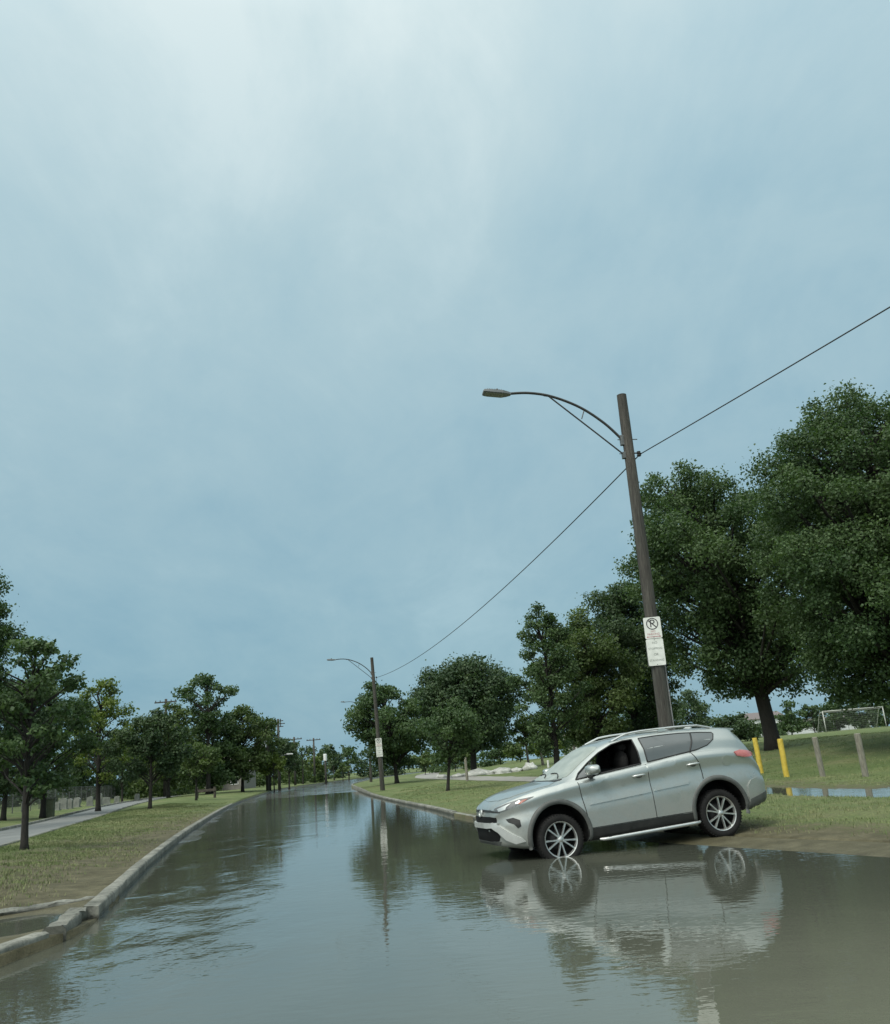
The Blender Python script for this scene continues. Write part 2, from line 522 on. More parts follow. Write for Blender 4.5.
def build_water():
    xs = np.arange(-19, 22.01, .5); yy = list(np.arange(-12, 50, .5)) + list(np.arange(50, 92, 2.0))
    V = []; ag = []; silt_glare = []; chop = []; F = []
    for Y in yy:
        l = float(Ledge(Y)); r = float(Redge(Y))
        for x in xs:
            V.append((x, Y, 0.0))
            t = (x - l) / (r - l)
            a = (1 - s01(.08, .38, t)) * (s01(4, 8, Y)) * (1 - s01(16, 30, Y))
            a = max(a, .55 * (1 - s01(.25, .75, t)) * s01(14, 24, Y) * (1 - s01(50, 64, Y)))
            if t < -.02: a = .05
            if t > 1.02: a = .06
            ag.append(float(a)); chop.append(s01(13, 34, Y) * (1 - s01(.42, .72, t)) * (1 if t > -.02 else 0)); silt_glare.append(.08 + .55 * s01(-1.0, 2.6, x + (Y - 6) * -.22) * (1 - s01(5.5, 10.0, Y)))
    n = len(xs)
    for j in range(len(yy) - 1):
        for i in range(n - 1):
            k = j * n + i; F.append((k, k + 1, k + 1 + n, k + n))
    me = bpy.data.meshes.new('flood_water'); me.from_pydata(V, [], F)
    at = me.attributes.new('agitation', 'FLOAT', 'POINT'); at.data.foreach_set('value', ag)
    at = me.attributes.new('silt_glare', 'FLOAT', 'POINT'); at.data.foreach_set('value', silt_glare)
    at = me.attributes.new('chop', 'FLOAT', 'POINT'); at.data.foreach_set('value', chop)
    o = link('flood_water', me, M['water'], smooth=True)
    return tag(o, kind='structure')
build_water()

# ------------------------------------------------------------------ kerbs
def kerb_piece(mb, p0, p1, wid, z0, z1, chip=.012, n=6, side=1):
    """a worn run of kerb from p0 to p1 (2D), its face on the road side"""
    a = Vector((p0[0], p0[1], 0)); b_ = Vector((p1[0], p1[1], 0)); d = (b_ - a).normalized()
    nrm = Vector((-d.y, d.x, 0)) * side
    prof = [(0, z0), (.006, z1 - .035), (.014, z1 - .010), (.032, z1), (wid - .02, z1 + .002), (wid, z1 - .015), (wid, z0)]
    vs = []; fs = []; k = len(prof)
    for i in range(n + 1):
        p = a.lerp(b_, i / n)
        for q, (w, z) in enumerate(prof):
            j = chip if 0 < q < 6 else 0
            vs.append(p + nrm * (w + random.uniform(-j, j)) + Vector((0, 0, z + random.uniform(-j, j) * .8)) + d * (random.uniform(-j, j) if i in (0, n) else 0))
    for i in range(n):
        for q in range(k - 1):
            c = i * k + q; fs.append((c, c + 1, c + 1 + k, c + k))
    fs.append(tuple(range(k))); fs.append(tuple(range(n * k, n * k + k)))
    mb.add(vs, fs)

mb = MB()
Y = 11.05
while Y < 230:
    step = 3.0 if Y < 80 else 8.0
    l0 = (float(Ledge(Y + .012)), Y + .012); l1 = (float(Ledge(Y + step - .012)), Y + step - .012)
    kerb_piece(mb, l0, l1, .19, float(z_road(Y)) - .05, max(.16, float(z_road(Y)) + .14), .0045 if Y > 14 else .010, side=1)
    Y += step
o = mb.build('kerb', M['concrete']); tag(o, kind='structure'); crease(o, 50)
mb = MB()
kerb_piece(mb, (-4.62, 6.2), (-4.26, 9.40), .18, -.3, .135, .010, 14)
kerb_piece(mb, (-3.9, 2.0), (-4.60, 6.15), .18, -.3, .135, .010, 8)
o = mb.build('kerb', M['concrete']); tag(o, kind='structure'); crease(o, 50)
mb = MB()
kerb_piece(mb, (-4.22, 9.66), (-4.56, 11.00), .20, -.3, .15, .022, 10)
o = mb.build('kerb', M['concrete']); tag(o, kind='structure'); crease(o, 50)
mb = MB()
Y = 21.0
while Y < 230:
    step = 3.0 if Y < 80 else 8.0
    l0 = (float(Redge(Y + .012)), Y + .012); l1 = (float(Redge(Y + step - .012)), Y + step - .012)
    top = .055 + .06 * s01(20.5, 27, Y) + float(z_road(Y)) + .18
    kerb_piece(mb, l0, l1, .17, float(z_road(Y)) - .05, top, .008, side=-1)
    Y += step
o = mb.build('kerb', M['concrete']); tag(o, kind='structure'); crease(o, 50)
mb = MB()
for k in range(31):                                                      # kerbs of the far carriageway
    Y = 10 + k * 3.0
    for f, s, wd in ((CARR_N, 1, .14), (CARR_F, -1, .16)):
        e = lambda y: float(Ledge(y) - f(y))
        zz = max(gz(e(Y), Y), gz(e(Y + 2.98), Y + 2.98))
        kerb_piece(mb, (e(Y), Y), (e(Y + 2.98), Y + 2.98), wd, zz - .2, zz + (.045 if s == 1 else .11), .006, 2, side=-s)
o = mb.build('kerb', M['concrete']); tag(o, kind='structure'); crease(o, 50)

mb = MB()                                                                # broken slab lying behind the kerb
kerb_piece(mb, (-5.05, 12.75), (-6.25, 11.75), .32, -.1, .07, .018, 10, side=-1)
kerb_piece(mb, (-6.28, 11.72), (-7.3, 11.1), .30, -.1, .045, .015, 6, side=-1)
o = mb.build('concrete_slab', M['concrete']); crease(o, 50)
tag(o, 'broken concrete slab edge lying in the muddy puddle behind the left kerb', 'slab')

# ------------------------------------------------------------------ trees
def leaf_material(name, dark, light, trans):
    m, nt, b = mat(name)
    a = attr_fac(nt, 'tint')
    r = ramp(nt, a, [(0, dark), (.55, tuple((d + l) / 2 for d, l in zip(dark, light))), (1, light)])
    nt.links.new(r.outputs['Color'], b.inputs['Base Color'])
    b.inputs['Roughness'].default_value = .55
    b.inputs['Specular IOR Level'].default_value = .3
    t = N(nt, 'ShaderNodeBsdfTranslucent')
    nt.links.new(mixc(nt, 1.0, r.outputs['Color'], (1.1, 1.25, .6), 'MULTIPLY'), t.inputs['Color'])
    mx = N(nt, 'ShaderNodeMixShader'); mx.inputs[0].default_value = trans
    out = nt.nodes['Material Output']
    nt.links.new(b.outputs[0], mx.inputs[1]); nt.links.new(t.outputs[0], mx.inputs[2])
    nt.links.new(mx.outputs[0], out.inputs['Surface'])
    return m
LEAF = {
    'maple': leaf_material('maple_leaves', (.028, .060, .022), (.102, .156, .062), .32),
    'dark': leaf_material('dark_leaves', (.022, .048, .022), (.086, .130, .056), .28),
    'olive': leaf_material('olive_leaves', (.038, .070, .022), (.126, .172, .060), .33),
    'bright': leaf_material('light_green_leaves', (.07, .11, .022), (.18, .23, .055), .34),
}

PROFILE = {
    'round': lambda t: math.sqrt(max(0, 1 - (2 * t - 1) ** 2)) ** .85,
    'oval': lambda t: max(0, math.sin(math.pi * (t * .93 + .05))) ** .7,
    'dome': lambda t: max(0, 1 - t ** 2.4) ** .6 * (.72 + .28 * min(1, t * 4)),
    'cone': lambda t: max(0, (1 - t) ** .75 * (.55 + .45 * min(1, t * 5)) + .05),
    'column': lambda t: max(0, 1 - t ** 3) ** .7 * (.62 + .38 * min(1, t * 3)),
    'vase': lambda t: (.35 + .65 * min(1, t * 1.7)) * max(0, 1 - t ** 5) ** .6,
}

def leaves(name, clumps, leafsize, cover, flat, leaf, root, rd, g):
    """single leaves gathered in clumps, as one mesh"""
    Ps = []; Ts = []; Ds = []
    for c, r in clumps:
        n = int(cover * 4.2 * r * r / (leafsize * leafsize * .55))
        d = g.normal(size=(n, 3)); d /= np.linalg.norm(d, axis=1)[:, None]
        rr = r * (.25 + .85 * g.random(n) ** .62)
        sub = 1 + .22 * np.sin(d[:, 0] * 7 + c.x * 3) * np.sin(d[:, 1] * 6 + c.y * 5) + .16 * np.sin(d[:, 2] * 9 + c.z * 2)
        p = d * (rr * sub)[:, None] * np.array([1, 1, flat]) + np.array(c)
        # a few sprays that stick out of the clump
        ns = max(3, int(n * .09)); k = g.integers(0, n, ns)
        p[k] = np.array(c) + (p[k] - np.array(c)) * (1.1 + .6 * g.random((ns, 1)) ** 1.5)
        Ps.append(p); Ds.append(d)
        Ts.append(np.clip(.48 + g.normal(0, .16, n) + rd.uniform(-.26, .26), 0, 1))
    p = np.concatenate(Ps); d = np.concatenate(Ds); tint = np.concatenate(Ts)
    n = len(p)
    nrm = d * .6 + g.normal(size=(n, 3)) * .75 + np.array([0, 0, .45])
    nrm /= np.linalg.norm(nrm, axis=1)[:, None]
    u = np.cross(nrm, g.normal(size=(n, 3))); u /= np.linalg.norm(u, axis=1)[:, None]
    v = np.cross(nrm, u)
    sz = leafsize * (.65 + .7 * g.random(n))
    a = u * (sz * .5)[:, None]; b_ = v * (sz * .36)[:, None]
    fold = nrm * (sz * .08)[:, None]
    co = np.empty((n, 4, 3)); co[:, 0] = p - a; co[:, 1] = p + b_ + fold; co[:, 2] = p + a; co[:, 3] = p - b_ + fold
    me = bpy.data.meshes.new(name)
    me.vertices.add(n * 4); me.vertices.foreach_set('co', co.reshape(-1))
    me.loops.add(n * 4); me.loops.foreach_set('vertex_index', np.arange(n * 4, dtype=np.int32))
    me.polygons.add(n); me.polygons.foreach_set('loop_start', np.arange(0, n * 4, 4, dtype=np.int32))
    me.polygons.foreach_set('loop_total', np.full(n, 4, dtype=np.int32))
    me.update(calc_edges=True)
    at = me.attributes.new('tint', 'FLOAT', 'FACE'); at.data.foreach_set('value', tint.astype(np.float32))
    return link(name, me, LEAF[leaf], root)

def tree(name, label, cat, x, Y, H, rad, clear, leaf, shape='oval', seed=1, nclump=46, leafsize=.16, cover=3.0,
         group=None, trunk_r=None, lean=(0, 0), stretch=(1, 1), off=(0, 0), bark='barkdark', z=None, flat=.72, csize=1.0, sky=.0, droop=0.0, extra=()):
    """a trunk with limbs, and a crown of single leaves gathered in clumps round the limb ends"""
    rd = random.Random(seed); g = np.random.default_rng(seed)
    base_z = gz(x, Y) - .05 if z is None else z
    root = empty(name, (x, Y, base_z), 0, label, cat, group)
    prof = PROFILE[shape]
    h0 = clear; hh = H - h0
    tr = trunk_r or max(.05, H * .018)
    # trunk line
    top = .80 * H
    def axis(h):
        t = h / H
        return Vector((lean[0] * t * H + off[0] * t * t + .10 * math.sin(t * 5 + seed) * tr * 3, lean[1] * t * H + off[1] * t * t, h))
    mb = MB()
    hs = [0, .04 * H, .1 * H, .2 * H, .3 * H, .4 * H, .52 * H, .66 * H, top]
    rs = [tr * 1.45, tr * 1.12, tr, tr * .93, tr * .82, tr * .68, tr * .5, tr * .32, tr * .14]
    mb.tube([axis(h) for h in hs], rs, 10)
    clumps = []
    tries = 0
    while len(clumps) < nclump and tries < nclump * 40:
        tries += 1
        t = rd.random() ** .85
        pr = prof(t)
        if rd.random() > .25 + pr * .75: continue
        f = rd.random() ** .45
        a = rd.random() * 2 * math.pi
        wob = 1 + .17 * math.sin(2 * a + seed + 3 * t) + .13 * math.sin(5 * a + seed * 2.3 + t * 7)
        c = axis(h0 + t * hh) + Vector((math.cos(a) * rad * stretch[0], math.sin(a) * rad * stretch[1], 0)) * (pr * f * wob * .98)
        c.z += rd.uniform(-.04, .04) * H - droop * f * rad
        r = rad * csize * rd.uniform(.17, .34) * (.75 + .35 * pr)
        if c.z - r * flat < h0 * .85: c.z = h0 * .85 + r * flat
        if any((c - d).length < (r + q) * .50 for d, q in clumps): continue
        clumps.append((c, r))
    for ex in extra: clumps.append((Vector(ex[:3]), ex[3]))
    # limbs
    for c, r in clumps:
        hor = math.hypot(c.x - axis(c.z).x, c.y - axis(c.z).y)
        ah = min(top * .97, max(h0 * .75, c.z - hor * rd.uniform(.45, .85) - .04 * H))
        ah = max(ah, .18 * H * (1 if h0 > .1 * H else .3))
        p0 = axis(ah)
        mid = p0.lerp(c, .5) + Vector((rd.uniform(-.05, .05) * H, rd.uniform(-.05, .05) * H, .02 * H)) * .6
        lr = max(tr * .07, min(tr * .38, (c - p0).length * .035 + .005))
        q1 = p0.lerp(mid, .5) + Vector((0, 0, .008 * H)); q2 = mid.lerp(c, .5) + Vector((0, 0, .004 * H))
        mb.tube([p0, q1, mid, q2, c + Vector((0, 0, r * .3))], [lr, lr * .8, lr * .6, lr * .4, lr * .12], 5, cap=False)
    mb.build('trunk', M[bark], root, smooth=True)
    leaves('crown', clumps, leafsize, cover, flat, leaf, root, rd, g)
    return root

def at_px(px, py, Y):
    """X of the point seen at a pixel, at distance Y (used to read tree positions off the photograph)"""
    m = cam.matrix_world.to_3x3()
    d = m @ Vector(((px - 445) / FPX, -(py - 512) / FPX, -1))
    return d.x / d.y * Y, CAM_H + d.z / d.y * Y

def T(name, label, cat, px, py_base, Y, py_top, half_px, leaf, shape, seed, clear_px=None, **kw):
    x, zb = at_px(px, py_base, Y)
    z0 = gz(x, Y)
    _, zt = at_px(px - (py_base - py_top) * .04, py_top, Y)
    H = zt - z0
    rad = half_px * Y / FPX
    clear = .16 * H if clear_px is None else max(.05, at_px(px, clear_px, Y)[1] - z0)
    return tree(name, label, cat, x, Y, H, rad, clear, leaf, shape, seed, leafsize=kw.pop('leafsize', max(.11, 2.5 * Y / FPX)), **kw)

# --- left of the road
T('young_tree', 'young street tree with slim dark trunk in the grass median, nearest the left kerb', 'tree', 24, 850, 21.3, 634, 50, 'maple', 'oval', 3,
  clear_px=792, nclump=64, trunk_r=.08, cover=2.8, csize=.74)
T('tall_tree', 'tall dark tree cut by the left edge of the photo, rising above its neighbours', 'tree', -44, 806, 34, 570, 56, 'maple', 'oval', 21, clear_px=770, nclump=60)
G = 'trees beyond the far carriageway on the left'
T('park_tree', 'broad dark tree right behind the crown of the young median tree', 'tree', 44, 800, 50, 676, 44, 'maple', 'oval', 5, clear_px=793, nclump=56, csize=.8, cover=2.8, group=G)
T('park_tree', 'olive tree with rounded top beyond the far carriageway, next to the sky gap', 'tree', 98, 798, 56, 682, 34, 'bright', 'oval', 15, clear_px=782, nclump=52, csize=.75, cover=2.4, group=G)
T('park_tree', 'low dense tree filling in at the left photo edge beneath the tall dark tree', 'tree', 4, 806, 47, 684, 46, 'dark', 'round', 25, clear_px=792, nclump=44, group=G)
T('park_tree', 'small dark gap-filling tree between the olive tree and the dark lollipop tree', 'tree', 122, 795, 82, 744, 20, 'dark', 'oval', 27, clear_px=785, nclump=22, group=G)
T('small_tree', 'dark lollipop shaped small tree on a thin trunk by the end of the far carriageway', 'tree', 150, 808, 52, 714, 33, 'dark', 'oval', 6, clear_px=780, nclump=34, trunk_r=.10, cover=4.5)
T('small_tree', 'small green street tree with a spreading top, second along the left grass strip', 'tree', 196, 799, 66, 742, 20, 'olive', 'round', 7, clear_px=776, nclump=26, trunk_r=.08)
G2 = 'trees of the far wood on the left'
T('wood_tree', 'mid green tree left of the tallest crown, behind the dark lollipop tree', 'tree', 168, 794, 88, 706, 36, 'olive', 'dome', 8, clear_px=786, nclump=60, csize=.75, cover=2.8, group=G2)
T('wood_tree', 'tallest tree of the far left wood with a lopsided crown sticking up into the sky', 'tree', 208, 790, 92, 672, 30, 'maple', 'vase', 19, clear_px=735, nclump=44, group=G2, csize=.8, cover=2.4)
T('wood_tree', 'full green tree right below the tallest lopsided crown', 'tree', 212, 790, 96, 708, 38, 'maple', 'dome', 10, clear_px=784, nclump=56, csize=.78, group=G2)
T('wood_tree', 'round topped green tree to the right of the tallest lopsided crown', 'tree', 243, 787, 98, 707, 32, 'olive', 'oval', 11, clear_px=780, nclump=60, csize=.75, group=G2)
T('wood_tree', 'dark tree sloping down to the utility poles at the right end of the wood', 'tree', 270, 784, 104, 724, 26, 'dark', 'dome', 12, clear_px=768, nclump=36, group=G2)
T('wood_tree', 'low dark tree just left of the first crossarm pole', 'tree', 289, 782, 118, 742, 15, 'dark', 'dome', 13, clear_px=768, nclump=26, group=G2)
T('roadside_tree', 'bright yellow green small tree under the lamp with the white transformer', 'tree', 274, 786, 100, 754, 13, 'bright', 'round', 14, clear_px=772, nclump=22)
G3 = 'trees at the far end of the road'
T('distant_tree', 'little round tree with thin trunk between the two crossarm poles', 'tree', 303, 780, 150, 748, 7, 'olive', 'round', 31, clear_px=763, nclump=14, group=G3)
T('distant_tree', 'yellowish tree at the far road end below the second crossarm', 'tree', 314, 780, 165, 755, 9, 'bright', 'oval', 32, clear_px=771, nclump=16, group=G3)
T('distant_tree', 'dark tree at the far road end to the right of the white topped pole', 'tree', 334, 778, 185, 744, 11, 'dark', 'dome', 33, clear_px=770, nclump=22, group=G3)
T('distant_tree', 'dark tree at the far road end nearest the right verge', 'tree', 349, 778, 195, 746, 11, 'maple', 'dome', 34, clear_px=770, nclump=22, group=G3)
T('distant_tree', 'low pale shrubby tree at the far road end in front of the darker ones', 'tree', 343, 778, 170, 762, 9, 'olive', 'dome', 35, clear_px=777, nclump=16, group=G3)
T('distant_tree', 'dark shrubby tree behind the white topped pole', 'tree', 322, 779, 200, 752, 11, 'dark', 'dome', 36, clear_px=774, nclump=16, group=G3)
T('distant_tree', 'dark low tree behind the first crossarm pole', 'tree', 298, 781, 175, 764, 11, 'dark', 'dome', 37, clear_px=779, nclump=16, group=G3)
# --- right of the road
T('feathery_tree', 'feathery dark tree behind the second street lamp pole', 'tree', 397, 781, 72, 684, 42, 'maple', 'oval', 41, clear_px=766, nclump=80, off=(-1.2, 0), trunk_r=.16, csize=.75, flat=.6)
T('sapling', 'young tree with leaning trunk on the right verge before the big round tree', 'tree', 448, 788, 46, 703, 34, 'maple', 'oval', 42, clear_px=758, nclump=34, trunk_r=.085, lean=(.12, 0), cover=2.6)
T('round_tree', 'big round dark tree standing behind the leaning young tree', 'tree', 474, 764, 84, 662, 49, 'dark', 'round', 43, clear_px=748, nclump=80, off=(-.3, 0), trunk_r=.30)
G4 = 'trees of the park group behind the car'
T('park_tree', 'narrow spire topped tree left of the park group above the car bonnet', 'tree', 556, 757, 50, 604, 33, 'maple', 'column', 44, clear_px=748, nclump=70, trunk_r=.17, csize=.9, group=G4)
T('park_tree', 'full dark tree next to the spire topped tree above the car windscreen', 'tree', 598, 754, 56, 614, 42, 'olive', 'oval', 45, clear_px=748, nclump=74, group=G4)
T('park_tree', 'dark tree directly behind the near lamp pole with sign', 'tree', 638, 750, 60, 582, 46, 'dark', 'oval', 46, clear_px=744, nclump=74, group=G4)
T('maple_tree', 'huge old maple with a thick black trunk on the lawn behind the yellow posts', 'tree', 773, 744, 48, 472, 98, 'maple', 'round', 47, clear_px=690, nclump=220, trunk_r=.37, leafsize=.155, csize=.56, off=(-3.2, 0), lean=(.012, 0), bark='barkdark', cover=2.2, flat=.78)
T('maple_tree', 'huge tree with hanging branches cut by the right photo edge', 'tree', 926, 738, 37, 392, 130, 'maple', 'round', 48, clear_px=690, nclump=260, trunk_r=.42, leafsize=.125, csize=.58, cover=2.5, flat=.74, droop=.16, stretch=(1.0, .9))
T('shrub', 'dark rounded shrubby tree on the lawn just above the car rear', 'tree', 735, 742, 82, 712, 24, 'dark', 'dome', 49, clear_px=740, nclump=30)
G5 = 'slim trees behind the boulders'
for i, (px, top, lb) in enumerate(((529, 716, 'slim tree with pale trunk behind the boulders, leftmost of its row'), (543, 712, 'slim tree with slanted pale trunk, middle of the row behind the boulders'),
                                  (576, 706, 'slim tree of the row behind the boulders, right above the car bonnet'))):
    T('slim_tree', lb, 'tree', px, 764 - (px - 500) * .06, 88, top, 15, 'olive', 'oval', 60 + i, clear_px=744, nclump=24, bark='barklight', group=G5, trunk_r=.13, lean=(-.05, 0))
G6 = 'far tree line beyond the park'
for i, (px, top, hw, lf) in enumerate(((425, 755, 18, 'olive'), (455, 748, 16, 'olive'), (500, 743, 16, 'maple'), (520, 738, 14, 'olive'), (548, 738, 18, 'bright'), (692, 690, 30, 'dark'),
                                       (660, 692, 34, 'dark'), (618, 712, 30, 'maple'), (592, 734, 18, 'olive'), (792, 702, 15, 'maple'), (815, 704, 16, 'dark'), (838, 700, 18, 'maple'), (862, 697, 18, 'dark'), (888, 694, 20, 'maple'), (915, 690, 22, 'dark'))):
    T('distant_tree', ['low pale green tree far across the park, left of the big round tree', 'low tree far across the park, behind the leaning young tree', 'low tree far across the park just right of the big round tree',
      'small far tree in the sky gap left of the spire topped tree', 'light green far tree seen beside the pale slim trunks', 'far dark tree seen through the trunks behind the car roof',
      'far dark tree behind the near lamp pole foot', 'far tree low behind the car roof front', 'far olive tree low above the windscreen',
      'far tree just right of the thick maple trunk', 'far dark tree between maple trunk and goal', 'far tree behind the left post of the goal', 'far dark tree behind the middle of the goal', 'far tree behind the right post of the football goal', 'far dark tree at the right photo edge beyond the goal'][i],
      'tree', px, 764 - (px - 445) * .085, 135 + (i % 3) * 8, top, hw, lf, 'dome', 80 + i, clear_px=762 - (px - 445) * .085, nclump=24, group=G6)

# --- woods that read as one mass
def wood(name, label, line, leaf, seed, h0, h1, gap, leafsize, cover=2.6, depth=6):
    rd = random.Random(seed); g = np.random.default_rng(seed)
    cl = []
    for (xa, ya), (xb, yb) in zip(line[:-1], line[1:]):
        L = math.hypot(xb - xa, yb - ya); n = max(2, int(L / gap))
        for i in range(n):
            t = (i + rd.random()) / n; x = xa + (xb - xa) * t; Y = ya + (yb - ya) * t + rd.uniform(0, depth)
            H = h0 + (h1 - h0) * float(vnoise(x * .11 + seed, Y * .07, seed)) ** 1.3
            z0 = gz(x, Y); z = .5
            while z < H:
                r = rd.uniform(.5, 1.0) * gap * .55 * (1.15 - .5 * z / H)
                cl.append((Vector((x + rd.uniform(-1, 1) * gap * .5, Y + rd.uniform(-1, 1), z0 + z)), r)); z += r * rd.uniform(.8, 1.3)
    o = leaves(name, cl, leafsize, cover, .8, leaf, None, rd, g)
    return tag(o, label, 'woodland', kind='stuff')
wood('far_wood', 'dark mass of undergrowth and wood closing the view beyond the left trees', [(-37, 58), (-39, 85), (-41, 112), (-43, 142), (-41, 172)], 'dark', 3, 4.6, 8.6, 1.7, .30, 3.8)
wood('far_wood', 'pale green undergrowth filling in below the crowns of the left wood', [(-35, 92), (-35.5, 112), (-33, 133), (-29, 150), (-26.5, 166)], 'olive', 6, 3.0, 7.0, 2.0, .32, 3.0, 5)
wood('far_wood', 'wood closing the view at the far end of the road', [(-44, 172), (-38, 200), (-20, 228), (2, 238)], 'dark', 4, 4.5, 9.5, 3.4, .5)
wood('far_wood', 'low far wood closing the view beyond the right park', [(-8, 150), (14, 158), (40, 165), (75, 170), (125, 150)], 'maple', 5, 2.2, 5.0, 2.8, .40)

# ------------------------------------------------------------------ grass
def grass(name, label_pts, n, xr, yr, seed, keep):
    g = np.random.default_rng(seed)
    V = []; F = []; tint = []
    cnt = 0
    while cnt < n:
        Y = yr[0] * (yr[1] / yr[0]) ** g.random()
        x = g.uniform(*xr)
        l, r = float(Ledge(Y)), float(Redge(Y))
        if keep == 'l':
            d = l - x
            if d < .35 or d > float(CARR_N(Y)) - .15: continue
            z = float(z_left(d, Y, x))
        else:
            d = x - r
            if d < .15 or d > 30 or abs(d - PATH_C) < 1.9: continue
            z = float(z_right(d, Y, x))
        if z < .03: continue
        bare = max(0, (1.35 if Y < 17 else 1.1) - d / 3.2) if keep == 'l' else (max(0, .9 - d / 2.0) * (1 if Y < 25 else .3))
        if g.random() < bare * .93: continue
        if vnoise(x * 1.3, Y * 1.3, 4) < .33 and g.random() < .8: continue
        k = 4
        t = float(np.clip(.35 + .5 * vnoise(x * .5, Y * .5, 12) + g.normal(0, .15), 0, 1))
        for _ in range(k):
            a = g.uniform(0, 2 * math.pi); h = g.uniform(.02, .055) * (1.0 if g.random() > .02 else 1.8); w = .0035 + .00018 * Y
            bx, by = x + g.normal(0, .05), Y + g.normal(0, .05)
            le = g.uniform(.2, .9) * h
            o = len(V)
            V += [(bx - w * math.sin(a), by + w * math.cos(a), z - .01), (bx + w * math.sin(a), by - w * math.cos(a), z - .01),
                  (bx + le * math.cos(a), by + le * math.sin(a), z + h)]
            F.append((o, o + 1, o + 2)); tint.append(t)
        cnt += 1
    me = bpy.data.meshes.new(name); me.from_pydata(V, [], F)
    at = me.attributes.new('tint', 'FLOAT', 'FACE'); at.data.foreach_set('value', tint)
    o = link(name, me, M['blade'])
    return tag(o, kind='stuff', label=label_pts, cat='grass')
mm, nt, b = mat('grass_blades')
r = ramp(nt, attr_fac(nt, 'tint'), [(0, (.072, .115, .034)), (.5, (.125, .165, .062)), (1, (.25, .245, .13))])
nt.links.new(r.outputs['Color'], b.inputs['Base Color']); b.inputs['Roughness'].default_value = .7
b.inputs['Specular IOR Level'].default_value = .2
M['blade'] = mm
grass('grass', 'patchy short grass growing on the left median strip', 24000, (-20, -4), (9.5, 60), 5, 'l')
grass('grass', 'sparse worn grass growing on the right berm, verge and lawn', 30000, (-4, 26), (10.5, 60), 6, 'r')

